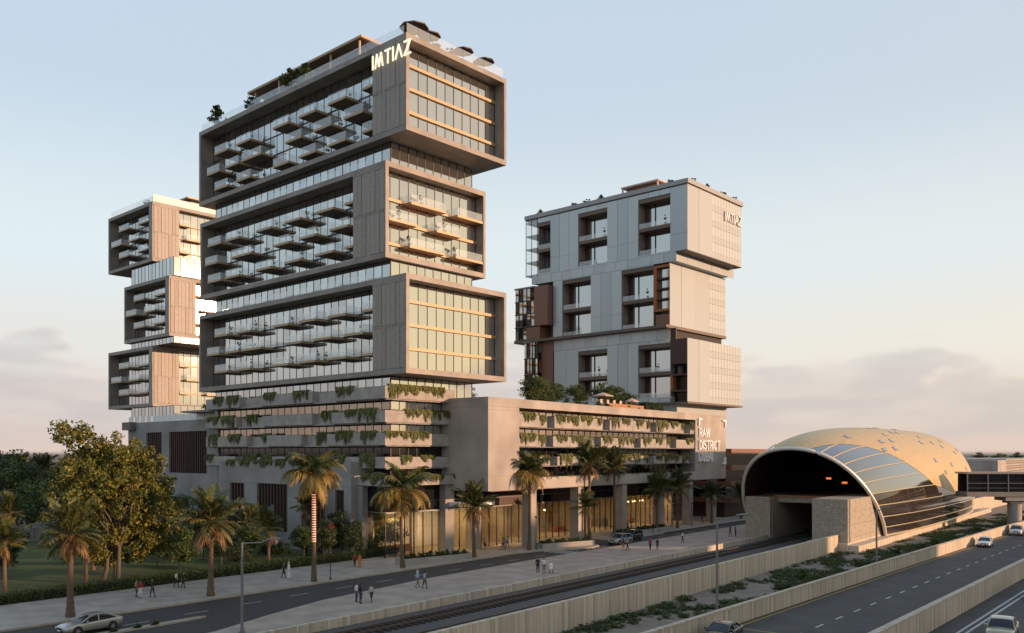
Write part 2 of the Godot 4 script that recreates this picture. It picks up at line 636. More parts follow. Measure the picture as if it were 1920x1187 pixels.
	for k in 26:
		var x := 8.0 + k * 6.0
		var d := 70.9 - 2.0 * smoothstep(60.0, 20.0, x)
		if x < 100 or x > 120:
			ln.quad(W(x, 0.006, d - 0.07), W(x + 2.4, 0.006, d - 0.07), W(x + 2.4, 0.006, d + 0.07), W(x, 0.006, d + 0.07))
	for k in 6:
		var d := 69.3 + k * 0.95
		ln.quad(W(103.5, 0.006, d), W(106.8, 0.006, d), W(106.8, 0.006, d + 0.45), W(103.5, 0.006, d + 0.45))
		if k < 4:
			ln.quad(W(110.0 + k * 1.5, 0.006, 70.0), W(110.9 + k * 1.5, 0.006, 70.0), W(110.9 + k * 1.5, 0.006, 70.25), W(110.0 + k * 1.5, 0.006, 70.25))
	struct("white_road_markings", ln.mesh(), M.paint)
	var yl := MB.new()
	for k in 60:
		var x := -40.0 + k * 8.0
		yl.quad(W(x, 0.006, hwy_d(x) - 0.75), W(x + 8, 0.006, hwy_d(x + 8) - 0.75), W(x + 8, 0.006, hwy_d(x + 8) - 0.55), W(x, 0.006, hwy_d(x) - 0.55))
	yl.quad(W(68, 0.007, 28.4), W(68.2, 0.007, 28.4), W(67.8, 0.007, 20.0), W(67.55, 0.007, 20.0))
	struct("yellow_road_markings", yl.mesh(), M.paint_yellow)
	# walls along the rail and the highway
	var pts := []
	for p in hwy:
		if p.x < 330.0:
			pts.append(p)
	var t := thing("highway_barrier", "low pale concrete barrier between the planted verge and the highway", "barrier", W(70, 0, 29.6))
	wall_run(t, "barrier_panel", pts, 1.45, 0.32, 6.0, M.concrete_wall, M.concrete_wall_b, 0.14)
	var med := []
	for p in pts:
		med.append(Vector2(p.x, p.y - 13.2))
	t = thing("median_barrier", "tall concrete median barrier between the two highway carriageways", "barrier", W(80, 0, 16))
	wall_run(t, "barrier_panel", med, 1.9, 0.4, 6.0, M.concrete_wall, M.concrete_wall_b, 0.14)
	t = thing("rail_retaining_wall", "high concrete wall with cast panels between the rail tracks and the verge", "wall", W(80, 0, 39.7))
	wall_run(t, "wall_panel", [Vector2(-60, 39.4), Vector2(70, 39.5), Vector2(133, 39.9)], 2.4, 0.5, 5.2, M.concrete_wall, M.concrete_wall_b)
	t = thing("promenade_parapet", "low concrete parapet between the promenade and the rail tracks", "wall", W(80, 0, 54.8))
	wall_run(t, "parapet_panel", [Vector2(-40, 55.4), Vector2(60, 55.0), Vector2(141, 54.5)], 0.8, 0.4, 6.5, M.concrete_wall, M.concrete_wall_b)
	t = thing("far_retaining_wall", "pale concrete wall along the rail line beyond the station", "wall", W(240, 0, 40))
	wall_run(t, "wall_panel", [Vector2(196, 40.0), Vector2(330, 38.0)], 3.4, 0.5, 7.0, M.concrete_wall, M.concrete_wall_b)
	# tracks: two lines of rails on sleepers
	for tr in 2:
		var dc: float = [51.6, 46.4][tr]
		t = thing("rail_track", ["dark rail track on ballast nearer the promenade parapet", "dark rail track on ballast nearer the high retaining wall"][tr], "track", W(90, 0, dc), "rail tracks")
		off = t.get_meta("off")
		for sd in [-0.72, 0.72]:
			box(t, "rail", M.rail, -40, 200, 0.2, 0.36, dc + sd - 0.05, dc + sd + 0.05)
		var sl := MB.new()
		for k in 300:
			sl.bxd(-40 + k * 0.8, -40 + k * 0.8 + 0.26, 0.03, 0.2, dc - 1.3, dc + 1.3, off)
		put(t, "sleepers", sl.mesh(), M.sleeper).set_meta("kind", "stuff")
	# street island
	var isl := [Vector2(30, 66.9), Vector2(43.5, 67.3), Vector2(44.4, 67.6), Vector2(43.5, 67.8), Vector2(30, 67.8)]
	struct("street_island", sheet(isl, 0.1), M.paving)
	t = thing("island_kerb", "kerb round the narrow planted island in the street", "kerb", W(38, 0, 67.4))
	t.set_meta("kind", "structure")
	for k in 4:
		var a: Vector2 = isl[k]
		var b: Vector2 = isl[k + 1]
		var o := put(t, "kerb_stone", unit, M.kerb, W((a.x + b.x) * 0.5, 0.06, (a.y + b.y) * 0.5) - W(38, 0, 67.4))
		o.rotation.y = atan2(b.y - a.y, b.x - a.x)
		o.scale = Vector3(a.distance_to(b), 0.14, 0.2)


# ---------- towers ----------
func stripe_cols(b0: float, b1: float, step: float) -> Array:
	var out := []
	var nn := maxi(1, int(round((b1 - b0) / step)))
	for k in nn + 1:
		out.append(lerpf(b0, b1, float(k) / nn))
	return out


# glazing on a face across a (left faces look along -a): panes, mullions and floor bands between the given levels
func glaze_a(t: Node3D, ps: Panes, a: float, cols: Array, ys: Array, mats: Array, bandm: Material = null) -> void:
	var off: Vector3 = t.get_meta("off")
	var mu := MB.new()
	for r in ys.size() - 1:
		for k in cols.size() - 1:
			pane(ps, t, "window_pane", mats[(k * 7 + r * 3 + int(k / 3)) % mats.size()], a + rng.randf() * 0.012, a + 0.06, ys[r] + 0.12, ys[r + 1] - 0.12, cols[k] + 0.05, cols[k + 1] - 0.05)
	for k in cols.size():
		mu.bxd(a - 0.035, a + 0.12, ys[0], ys[ys.size() - 1], cols[k] - 0.045, cols[k] + 0.045, off)
	for r in range(1, ys.size() - 1):
		mu.bxd(a - 0.03, a + 0.14, ys[r] - 0.12, ys[r] + 0.12, cols[0] + 0.05, cols[cols.size() - 1] - 0.05, off)
	put(t, "mullions", mu.mesh(), M.mullion).set_meta("kind", "stuff")


# the same on a face across b (right faces look along -b)
func glaze_b(t: Node3D, ps: Panes, b: float, cols: Array, ys: Array, mats: Array, barm: Material = null, barh := 0.4) -> void:
	var off: Vector3 = t.get_meta("off")
	var mu := MB.new()
	for r in ys.size() - 1:
		for k in cols.size() - 1:
			pane(ps, t, "window_pane", mats[(k * 5 + r * 3) % mats.size()], cols[k] + 0.05, cols[k + 1] - 0.05, ys[r] + 0.1, ys[r + 1] - 0.1, b + rng.randf() * 0.012, b + 0.06)
	for k in cols.size():
		mu.bxd(cols[k] - 0.045, cols[k] + 0.045, ys[0], ys[ys.size() - 1], b - 0.05, b + 0.12, off)
	put(t, "mullions", mu.mesh(), M.mullion).set_meta("kind", "stuff")
	for r in range(1, ys.size() - 1):
		box(t, "floor_bar", barm if barm else M.mullion, cols[0] - 0.1, cols[cols.size() - 1] + 0.1, ys[r] - barh * 0.5, ys[r] + barh * 0.5, b - 0.28, b + 0.1)


# upright cladding panels with open joints, in two tiers; face across a (towards -a) or across b (towards -b)
func cladding(t: Node3D, across_a: bool, at: float, p0: float, p1: float, y0: float, y1: float, ncol: int, tiers: int) -> void:
	for r in tiers:
		var ya := lerpf(y0, y1, float(r) / tiers)
		var yb := lerpf(y0, y1, float(r + 1) / tiers)
		for k in ncol:
			var q0 := lerpf(p0, p1, float(k) / ncol) + 0.03
			var q1 := lerpf(p0, p1, float(k + 1) / ncol) - 0.03
			var m: Material = M.clad if (k * 3 + r) % 4 else M.clad_b
			var pr := 0.1 + 0.02 * ((k * 5 + r) % 3)
			if across_a:
				box(t, "cladding_panel", m, at - pr, at, ya + 0.06, yb - 0.22, q0, q1)
			else:
				box(t, "cladding_panel", m, q0, q1, ya + 0.06, yb - 0.22, at - pr, at)
		if across_a:
			box(t, "cladding_band", M.clad, at - 0.16, at, yb - 0.2, yb - 0.02, p0 + 0.02, p1 - 0.02)
		else:
			box(t, "cladding_band", M.clad, p0 + 0.02, p1 - 0.02, yb - 0.2, yb - 0.02, at - 0.16, at)


func balcony(t: Node3D, a0: float, a1: float, b0: float, b1: float, f: float, side_left: bool, soffit: Material = null) -> void:
	var h := holder(t, "balcony")
	box(h, "slab", M.bronze, a0, a1, f - 0.1, f, b0, b1)
	box(h, "slab_edge", M.bronze, a0, a1, f - 0.34, f - 0.1, b0, b1)
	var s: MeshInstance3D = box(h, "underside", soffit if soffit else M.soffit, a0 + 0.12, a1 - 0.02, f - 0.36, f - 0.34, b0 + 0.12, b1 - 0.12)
	if side_left:
		box(h, "glass_balustrade", M.rail_glass, a0 + 0.05, a0 + 0.08, f, f + 1.1, b0 + 0.05, b1 - 0.05)
		box(h, "glass_balustrade", M.rail_glass, a0 + 0.1, a1 - 0.1, f, f + 1.1, b0 + 0.05, b0 + 0.08)
		box(h, "glass_balustrade", M.rail_glass, a0 + 0.1, a1 - 0.1, f, f + 1.1, b1 - 0.08, b1 - 0.05)
	else:
		box(h, "glass_balustrade", M.rail_glass, a0 + 0.05, a1 - 0.05, f, f + 1.1, b0 + 0.05, b0 + 0.08)
		box(h, "glass_balustrade", M.rail_glass, a0 + 0.05, a0 + 0.08, f, f + 1.1, b0 + 0.1, b1 - 0.1)
		box(h, "glass_balustrade", M.rail_glass, a1 - 0.08, a1 - 0.05, f, f + 1.1, b0 + 0.1, b1 - 0.1)


# rooms behind the mirror glass: a plain core so that nothing shows through
func tower_box(t: Node3D, ps: Panes, a0: float, a1: float, b0: float, b1: float, y0: float, y1: float, ga: float, gb: float, pier: float, ysl: Array, ysr: Array, pier_front := 0.0) -> void:
	var s := 0.72
	box(t, "top_slab", M.frame, a0, a1, y1 - s, y1, b0, b1)
	box(t, "bottom_slab", M.frame, a0, a1, y0, y0 + s, b0, b1)
	box(t, "end_wall", M.frame, a0, a1, y0 + s, y1 - s, b1 - 0.5, b1)
	box(t, "side_wall", M.frame, a1 - 0.45, a1, y0 + s, y1 - s, b0, b1 - 0.5)
	box(t, "core", M.dark_inside, ga + 0.3, a1 - 0.5, y0 + s, y1 - s, gb + 0.3, b1 - 0.55)
	var ym := (y0 + y1) * 0.5
	if pier_front <= 0.0:
		box(t, "corner_pier", M.frame, a0 + 0.14, ga + 0.25, y0 + s, y1 - s, gb + 0.3, pier)
		box(t, "corner_fin", M.frame, a0 + 0.14, a0 + 0.5, y0 + s, y1 - s, b0 + 0.02, gb + 0.29)
		cladding(t, true, a0 + 0.14, b0 + 0.35, pier, y0 + s, y1 - s, 7, 2)
		box(t, "corner_post", M.frame, a0, a0 + 0.55, y0 + s, y1 - s, b0 - 0.01, b0 + 0.33)
		glaze_b(t, ps, gb, stripe_cols(a0 + 0.55, a1 - 0.5, 1.66), ysr, [M.glass_street_bright, M.glass_street_bright_b, M.glass_street_bright], M.bronze)
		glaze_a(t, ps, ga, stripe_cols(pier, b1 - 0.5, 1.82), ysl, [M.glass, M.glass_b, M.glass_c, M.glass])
	else:
		# the pier stands on the front face, the balconies run to the corner on the left face
		box(t, "corner_pier", M.frame, a0, a0 + pier_front, y0 + s, y1 - s, b0 + 0.14, gb + 0.25)
		cladding(t, false, b0 + 0.14, a0 + 0.35, a0 + pier_front, y0 + s, y1 - s, 7, 2)
		glaze_b(t, ps, gb, stripe_cols(a0 + pier_front, a1 - 0.5, 1.66), ysr, [M.glass_street_bright, M.glass_street_bright_b, M.glass_street_bright], M.bronze, 0.2)
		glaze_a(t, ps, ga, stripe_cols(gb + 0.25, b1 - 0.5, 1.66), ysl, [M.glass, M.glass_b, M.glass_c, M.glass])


# letters drawn with straight strokes of one weight, each stroke a bar with depth
const STROKES := {
	"I": [0.0, [[0, 0, 0, 1]]],
	"M": [0.9, [[0, 0, 0.2, 1], [0.2, 1, 0.45, 0.05], [0.45, 0.05, 0.7, 1], [0.7, 1, 0.9, 0]]],
	"T": [0.62, [[0, 1, 0.62, 1], [0.31, 0, 0.31, 1]]],
	"V": [0.72, [[0, 0, 0.36, 1], [0.36, 1, 0.72, 0]]],
	"A": [0.7, [[0, 0, 0.35, 1], [0.35, 1, 0.7, 0], [0.15, 0.35, 0.55, 0.35]]],
	"Z": [0.66, [[0, 1, 0.66, 1], [0.66, 1, 0, 0], [0, 0, 0.66, 0]]],
	"R": [0.58, [[0, 0, 0, 1], [0, 1, 0.4, 1], [0.4, 1, 0.58, 0.85], [0.58, 0.85, 0.58, 0.65], [0.58, 0.65, 0.4, 0.5], [0.4, 0.5, 0, 0.5], [0.3, 0.5, 0.58, 0]]],
	"W": [0.95, [[0, 1, 0.22, 0], [0.22, 0, 0.47, 1], [0.47, 1, 0.72, 0], [0.72, 0, 0.95, 1]]],
	"D": [0.62, [[0, 0, 0, 1], [0, 1, 0.35, 1], [0.35, 1, 0.62, 0.75], [0.62, 0.75, 0.62, 0.25], [0.62, 0.25, 0.35, 0], [0.35, 0, 0, 0]]],
	"S": [0.55, [[0.55, 0.86, 0.4, 1], [0.4, 1, 0.15, 1], [0.15, 1, 0, 0.85], [0, 0.85, 0, 0.65], [0, 0.65, 0.15, 0.52], [0.15, 0.52, 0.4, 0.5], [0.4, 0.5, 0.55, 0.36], [0.55, 0.36, 0.55, 0.15], [0.55, 0.15, 0.4, 0], [0.4, 0, 0.15, 0], [0.15, 0, 0, 0.14]]],
	"C": [0.58, [[0.58, 0.84, 0.42, 1], [0.42, 1, 0.2, 1], [0.2, 1, 0, 0.78], [0, 0.78, 0, 0.22], [0, 0.22, 0.2, 0], [0.2, 0, 0.42, 0], [0.42, 0, 0.58, 0.16]]],
	"U": [0.58, [[0, 1, 0, 0.2], [0, 0.2, 0.16, 0], [0.16, 0, 0.42, 0], [0.42, 0, 0.58, 0.2], [0.58, 0.2, 0.58, 1]]],
	"B": [0.58, [[0, 0, 0, 1], [0, 1, 0.38, 1], [0.38, 1, 0.54, 0.86], [0.54, 0.86, 0.54, 0.68], [0.54, 0.68, 0.38, 0.53], [0, 0.53, 0.38, 0.53], [0.38, 0.53, 0.58, 0.38], [0.58, 0.38, 0.58, 0.16], [0.58, 0.16, 0.4, 0], [0.4, 0, 0, 0]]],
	"/": [0.35, [[0, 0, 0.35, 1]]],
}


func sign_text(par: Node3D, txt: String, h: float, weight: float, depth: float, gap: float, m: Material, at: Vector3, turn := 0.0) -> void:
	# one part for each letter, running along +x of the turned sign
	var x := 0.0
	var bs := Basis(Vector3.UP, turn)
	for ch in txt:
		var s: Array = STROKES[ch]
		var b := MB.new()
		for e in s[1]:
			var p := Vector2(e[0], e[1]) * h
			var q := Vector2(e[2], e[3]) * h
			var ln := p.distance_to(q)
			b.box(Vector3((p.x + q.x) * 0.5, (p.y + q.y) * 0.5, depth * 0.5 * (1.0 + 0.01 * (b.v.size() % 7))), Vector3(ln + weight * 0.9, weight, depth), Basis(Vector3(0, 0, 1), (q - p).angle()))
		var o := put(par, "letter", b.mesh(), m, at - par.get_meta("off") + bs * Vector3(x, 0, 0))
		o.rotation.y = turn
		x += s[0] * h + gap + weight


func main_tower() -> void:
	var t := tthing("stacked_box_tower", "tallest tower of three stacked brown boxes with glass balconies, above the planted podium", "tower", -9.0, 22.2, 1.5)
	var ps := Panes.new()
	ps.owner = t
	tower_box(t, ps, -10.7, 8.9, -3.5, 50.5, 57.0, 69.8, -8.3, -1.5, 3.5, [57.72, 59.0, 62.0, 65.0, 69.08], [57.72, 60.3, 63.45, 66.6, 69.08])
	tower_box(t, ps, -10.7, 8.9, -3.5, 50.5, 24.9, 38.1, -8.3, -1.5, 3.5, [25.62, 28.1, 31.2, 34.2, 37.38], [25.62, 28.4, 31.6, 34.8, 37.38])
	tower_box(t, ps, -10.7, 8.85, 0.7, 50.1, 40.8, 53.9, -8.3, 2.4, 7.8, [41.52, 43.6, 46.7, 49.8, 53.18], [41.52, 43.2, 46.3, 49.3, 53.18])
	# recessed storeys between the boxes
	for y in [[38.1, 40.8], [53.9, 57.0], [22.0, 24.9]]:
		box(t, "recessed_storey", M.dark_inside, -8.9, 6.6, y[0], y[1], 1.7, 47.5)
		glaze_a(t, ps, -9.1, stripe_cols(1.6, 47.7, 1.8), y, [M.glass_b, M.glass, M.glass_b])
		glaze_b(t, ps, 1.5, stripe_cols(-9.1, 6.7, 1.58), y, [M.glass_street_bright, M.glass_street_bright_b])
	end_panes(ps)
	for lv in [[38.15, 7], [53.95, 6]]:
		for k in lv[1]:
			box(t, "terrace_balustrade", M.rail_glass, -10.3, -10.27, lv[0], lv[0] + 1.0, 5.0 + k * 6.4, 9.6 + k * 6.4)
	var tops := [[41.3, 4.2], [34.4, 4.2], [23.7, 4.2], [16.7, 4.2], [9.5, 4.2], [3.55, 2.3]]
	var mids := [[44.0, 4.0], [37.9, 4.2], [31.2, 5.8], [20.3, 4.2], [13.0, 4.2], [5.6, 4.4]]
	for row in [[65.0, tops], [62.0, mids], [59.0, tops], [34.2, tops], [31.2, mids], [28.1, tops]]:
		for e in row[1]:
			balcony(t, -10.66, -8.32, e[0], minf(e[0] + e[1], 49.9), row[0], true)
	var t2 := [[43.5, 4.2], [37.8, 4.2], [28.5, 4.2], [20.5, 4.2], [12.4, 4.2], [7.85, 1.9]]
	var m2 := [[44.6, 4.0], [34.2, 6.0], [23.5, 4.2], [16.7, 4.2], [9.0, 4.3]]
	for row in [[49.8, t2], [46.7, m2], [43.6, t2]]:
		for e in row[1]:
			balcony(t, -10.66, -8.32, e[0], minf(e[0] + e[1], 49.5), row[0], true)
	for e in [[-6.0, 0.6, 49.3], [3.0, 8.3, 49.3], [-10.0, -4.9, 46.3], [-1.2, 3.7, 46.3], [-6.3, 0.4, 43.2], [2.6, 8.3, 43.2]]:
		balcony(t, e[0], e[1], 0.75, 2.38, e[2], false, M.wood)
	# roof: glass parapet, pavilion with a thin canopy
	for k in 26:
		box(t, "roof_balustrade", M.rail_glass, -10.5, -10.46, 69.8, 71.0, -2.8 + k * 2.03, -0.85 + k * 2.03)
	for k in 9:
		box(t, "roof_balustrade", M.rail_glass, -10.3 + k * 2.1, -8.25 + k * 2.1, 69.8, 71.3, -3.2, -3.16)
	var pv := holder(t, "roof_pavilion")
	box(pv, "canopy", M.bronze, -6.2, 2.0, 75.6, 75.95, 11.6, 42.5)
	box(pv, "canopy_underside", M.soffit, -6.0, 1.8, 75.52, 75.59, 11.8, 42.3)
	box(pv, "wall", M.clad, -3.6, 1.6, 69.8, 75.5, 14.0, 41.6)
	for k in 5:
		box(pv, "post", M.bronze, -5.9, -5.65, 69.8, 75.5, 12.4 + k * 7.0, 12.65 + k * 7.0)
	sign_text(t, "IMTIVZ", 1.75, 0.2, 0.16, 0.32, M.lit_letter, Vector3(-10.86, 66.7, -3.1), -PI / 2)


func left_tower() -> void:
	var t := tthing("stacked_box_tower", "tower of three stacked brown boxes rising behind the trees, beside the tallest tower", "tower", 6.0, 21.0, 92.0)
	var ps := Panes.new()
	ps.owner = t
	var a0 := 3.54
	tower_box(t, ps, a0, 26.0, 97.1, 119.5, 56.8, 70.0, a0 + 2.4, 98.6, 0.0, [57.5, 60.0, 63.1, 66.2, 69.3], [57.5, 60.0, 63.1, 66.2, 69.3], 6.2)
	tower_box(t, ps, a0, 26.0, 97.1, 119.5, 24.7, 38.1, a0 + 2.4, 98.6, 0.0, [25.4, 28.0, 31.1, 34.2, 37.4], [25.4, 28.0, 31.1, 34.2, 37.4], 6.2)
	tower_box(t, ps, a0, 26.0, 89.5, 111.1, 39.6, 52.6, a0 + 2.4, 91.0, 0.0, [40.3, 42.9, 46.0, 49.1, 51.9], [40.3, 42.9, 46.0, 49.1, 51.9], 6.2)
	for y in [[38.1, 39.6], [52.6, 56.8], [20.6, 24.7]]:
		box(t, "recessed_storey", M.dark_inside, a0 + 1.0, 22.0, y[0], y[1], 89.4, 109.0)
		glaze_a(t, ps, a0 + 0.8, stripe_cols(89.1, 109.0, 1.66), y, [M.glass_b, M.glass])
		glaze_b(t, ps, 89.1, stripe_cols(a0 + 0.8, 22.0, 1.66), y, [M.glass_street_bright, M.glass_street_bright_b])
	end_panes(ps)
	for e in [[57.0, 97.4], [25.0, 97.4], [39.9, 89.8]]:
		var y: float = e[0]
		var b: float = e[1]
		for q in [[3.0, 11.5, 5.2], [3.0, 2.4, 4.6], [6.1, 15.4, 5.4], [6.1, 6.4, 5.2], [9.2, 11.5, 5.2], [9.2, 1.9, 4.8]]:
			if b + q[1] + q[2] < (119.2 if b > 95.0 else 110.8):
				balcony(t, a0 + 0.05, a0 + 2.38, b + q[1], b + q[1] + q[2], y + q[0], true)
		for q in [[3.0, 6.4, 2.6], [6.1, 8.0, 4.2], [9.2, 6.4, 2.6], [9.2, 13.0, 4.0], [3.0, 13.0, 4.0]]:
			balcony(t, a0 + q[1], a0 + q[1] + q[2], b - 0.25, b + 1.1, y + q[0], false)
	for k in 10:
		box(t, "roof_parapet", M.white, a0 + 0.2 + k * 2.2, a0 + 2.35 + k * 2.2, 70.0, 71.6, 97.3, 97.45)
	for k in 10:
		box(t, "roof_parapet", M.rail_glass, a0 + 0.2, a0 + 0.25, 70.0, 71.3, 97.5 + k * 2.1, 99.5 + k * 2.1)
	var pv := holder(t, "roof_pavilion")
	box(pv, "canopy", M.bronze, 13.0, 24.0, 73.2, 73.55, 99.5, 108.0)
	box(pv, "wall", M.clad, 14.5, 23.0, 70.0, 73.2, 101.0, 107.0)


func right_tower() -> void:
	var t := tthing("screened_tower", "pale tower with frosted screens and deep window bays, above the wing roof garden", "tower", 74.0, 22.2, 5.0)
	var ps := Panes.new()
	ps.owner = t
	var a := 73.58
	# blocks behind the screens
	box(t, "core", M.dark_inside, a + 3.0, 97.2, 25.3, 70.4, 9.0, 46.5)
	var wins := [[8.2, 16.3, 57.4, 69.6], [24.6, 32.8, 57.4, 69.6], [41.1, 45.1, 57.4, 69.6], [12.4, 20.7, 41.6, 54.8], [29.2, 37.5, 41.6, 54.8], [8.2, 16.3, 26.3, 37.8], [24.6, 32.8, 26.3, 37.8]]
	for w in wins:
		var h := holder(t, "window_bay")
		box(h, "lintel", M.soffit, a + 0.12, a + 2.7, w[3] - 0.85, w[3], w[0] + 0.02, w[1] - 0.02)
		box(h, "reveal", M.frame, a + 0.12, a + 2.6, w[2], w[3] - 0.85, w[1] - 0.1, w[1] - 0.02)
		box(h, "reveal", M.frame, a + 0.12, a + 2.6, w[2], w[3] - 0.85, w[0] + 0.02, w[0] + 0.1)
		var ym: float = (w[2] + w[3]) * 0.5 - 0.2
		box(h, "mid_slab", M.bronze, a + 0.1, a + 2.7, ym - 0.1, ym, w[0] + 0.03, w[1] - 0.03)
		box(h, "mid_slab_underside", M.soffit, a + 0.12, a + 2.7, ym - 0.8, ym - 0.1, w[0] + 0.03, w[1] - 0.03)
		for fl in [[w[2], ym - 0.8], [ym, w[3] - 0.85]]:
			box(h, "glass_balustrade", M.rail_glass, a + 0.2, a + 0.23, fl[0], fl[0] + 1.05, w[0] + 0.1, w[1] - 0.1)
			var cut: float = lerpf(w[1], w[0], 0.34)
			box(h, "window_pane", M.glass_b, a + 2.6, a + 2.66, fl[0], fl[1], w[0] + 0.12, cut - 0.1)
			box(h, "window_pane", M.glass_b, a + 2.6, a + 2.66, fl[0], fl[1], cut + 0.1, cut + 1.5 if cut + 1.5 < w[1] - 0.2 else w[1] - 0.2)
			box(h, "window_frame", M.mullion, a + 2.45, a + 2.7, fl[0], fl[1], cut - 0.1, cut + 0.1)
			box(h, "inner_wall", M.brown_dark, a + 2.5, a + 2.72, fl[0], fl[1], minf(cut + 1.5, w[1] - 0.2), w[1] - 0.1)
	# frosted screens of the left face, one panel by one, round the bays
	var rows := [[57.0, 70.7, 4.07, 45.1], [55.0, 57.0, 6.77, 47.0], [41.6, 55.0, 12.4, 40.3], [38.5, 40.9, 8.33, 43.8], [25.2, 38.5, 8.2, 40.0]]
	for r in rows:
		var cuts := [r[2], r[3]]
		var inside := []
		for w in wins:
			if w[2] > r[0] - 0.5 and w[3] < r[1] + 1.5 and w[2] > r[0] - 3.0 and r[1] - r[0] > 5.0:
				inside.append(w)
				cuts.append(w[0])
				cuts.append(w[1])
		cuts.sort()
		for k in cuts.size() - 1:
			var c0: float = cuts[k]
			var c1: float = cuts[k + 1]
			if c1 - c0 < 0.3:
				continue
			var win = null
			for w in inside:
				if absf(c0 - w[0]) < 0.01:
					win = w
			var cols := stripe_cols(c0, c1, 3.1)
			for j in cols.size() - 1:
				var m: Material = M.screen if (j + k) % 3 else M.screen_b
				var pr := 0.02 * ((j * 7 + k * 3) % 3)
				if win == null:
					var ym: float = r[0] + 3.6 if r[1] - r[0] > 5.0 else r[1]
					pane(ps, t, "screen_panel", m, a - pr, a + 0.1, r[0] + 0.03, ym - 0.02, cols[j] + 0.025, cols[j + 1] - 0.025)
					if ym < r[1]:
						pane(ps, t, "screen_panel", m, a - pr, a + 0.1, ym + 0.02, r[1] - 0.03, cols[j] + 0.025, cols[j + 1] - 0.025)
				else:
					if win[2] - r[0] > 0.15:
						pane(ps, t, "screen_panel", m, a - pr, a + 0.1, r[0] + 0.02, win[2] - 0.02, cols[j] + 0.025, cols[j + 1] - 0.025)
					if r[1] - win[3] > 0.15:
						pane(ps, t, "screen_panel", m, a - pr, a + 0.1, win[3] + 0.02, r[1] - 0.02, cols[j] + 0.025, cols[j + 1] - 0.025)
	# right faces: cream screens with a fine grid towards the far end
	for r in [[57.0, 70.7, 4.07, 97.7, 84.0], [55.0, 57.0, 6.77, 97.0, 99.0], [41.6, 55.0, 8.33, 98.0, 90.5], [38.5, 41.6, 9.4, 98.0, 90.5], [25.2, 38.5, 4.07, 97.7, 83.0]]:
		var xs := [a, a + 4.7]
		var x := a + 4.7
		while x < r[4] - 2.5:
			x += (r[4] - a - 4.7) / maxf(1.0, round((r[4] - a - 4.7) / 5.2))
			xs.append(x)
		while x < r[3] - 0.8:
			x += 1.3
			xs.append(minf(x, r[3]))
		for k in xs.size() - 1:
			var grid: bool = xs[k + 1] - xs[k] < 1.6
			if not grid or r[1] - r[0] < 4.0:
				pane(ps, t, "screen_panel", M.screen_warm if k % 2 else M.screen_warm_b, xs[k] + 0.03, xs[k + 1] - 0.03, r[0], r[1], r[2] - 0.02 * (k % 2), r[2] + 0.1)
			else:
				for j in 4:
					var ya := lerpf(r[0], r[1], j / 4.0)
					var yb := lerpf(r[0], r[1], (j + 1) / 4.0)
					pane(ps, t, "screen_panel", M.screen_warm, xs[k] + 0.03, xs[k + 1] - 0.03, ya, ya + 1.3, r[2], r[2] + 0.1)
					pane(ps, t, "window_pane", M.screen_grid, xs[k] + 0.04, xs[k + 1] - 0.04, ya + 1.34, yb - 0.04, r[2] + 0.02, r[2] + 0.1)
		box(t, "block", M.screen_warm_b, a + 2.9 if r[1] - r[0] > 5.0 else a + 0.12, r[3] - 0.1, r[0] + 0.02, r[1] - 0.02, r[2] + 0.12, 46.4)
	end_panes(ps)
	# dark undersides, slabs and roof edge
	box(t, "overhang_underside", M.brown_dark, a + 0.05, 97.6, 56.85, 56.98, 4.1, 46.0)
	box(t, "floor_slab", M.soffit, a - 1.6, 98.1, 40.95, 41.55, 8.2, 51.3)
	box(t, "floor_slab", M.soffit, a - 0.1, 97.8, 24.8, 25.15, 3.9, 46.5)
	box(t, "base_wall", M.screen_warm, a + 1.5, 97.0, 22.2, 24.78, 7.5, 44.0)
	box(t, "roof_edge", M.roof_edge, a - 0.25, 97.9, 70.95, 71.9, 3.8, 49.1)
	box(t, "roof_edge_shadow", M.soffit, a + 0.1, 97.6, 70.72, 70.94, 4.2, 49.0)  # dark strip coloured in for the shadow under the roof edge
	# glassy corner at the far end of the top block
	for k in 5:
		box(t, "corner_slab", M.screen_b, a + 0.05, a + 9.0, 57.2 + k * 3.2, 57.45 + k * 3.2, 45.2, 48.9)
	for k in 3:
		box(t, "corner_post", M.mullion, a, a + 0.12, 57.0, 70.7, 45.2 + k * 1.8, 45.3 + k * 1.8)
	for k in 2:
		box(t, "corner_glass", M.rail_glass, a + 0.02, a + 0.06, 57.0, 70.7, 45.35 + k * 1.8, 46.95 + k * 1.8)
	# brown boxes at the far end
	for e in [[44.7, 54.1, 40.6, 51.3, 71.9], [41.6, 44.5, 43.2, 50.9, 72.1], [25.4, 40.8, 40.2, 43.8, 73.4], [33.6, 36.4, 43.9, 48.4, 73.0]]:
		box(t, "brown_box", M.brown, e[4], 80.0, e[0], e[1], e[2], minf(e[2] + 4.2, e[3]))
	for e in [[41.6, 54.0, 44.9, 51.2], [25.4, 40.8, 43.9, 48.3]]:
		box(t, "corner_core", M.dark_inside, a + 0.6, 82.0, e[0], e[1], e[2] + 0.2, e[3] - 0.3)
		for k in 5:
			for j in 4:
				var b0 := lerpf(e[2], e[3], k / 5.0)
				var b1 := lerpf(e[2], e[3], (k + 1) / 5.0)
				var ya := lerpf(e[0], e[1], j / 4.0)
				var yb := lerpf(e[0], e[1], (j + 1) / 4.0)
				box(t, "window_pane", M.glass if (k + j) % 3 else M.glass_dark, a - 1.3, a - 1.24, ya + 0.25, yb - 0.05, b0 + 0.12, b1 - 0.12)
				if k == 0:
					box(t, "floor_edge", M.mullion, a - 1.45, a - 1.0, ya - 0.02, ya + 0.2, e[2], e[3])
			box(t, "window_post", M.mullion, a - 1.42, a - 1.1, e[0], e[1], lerpf(e[2], e[3], k / 5.0) - 0.08, lerpf(e[2], e[3], k / 5.0) + 0.08)
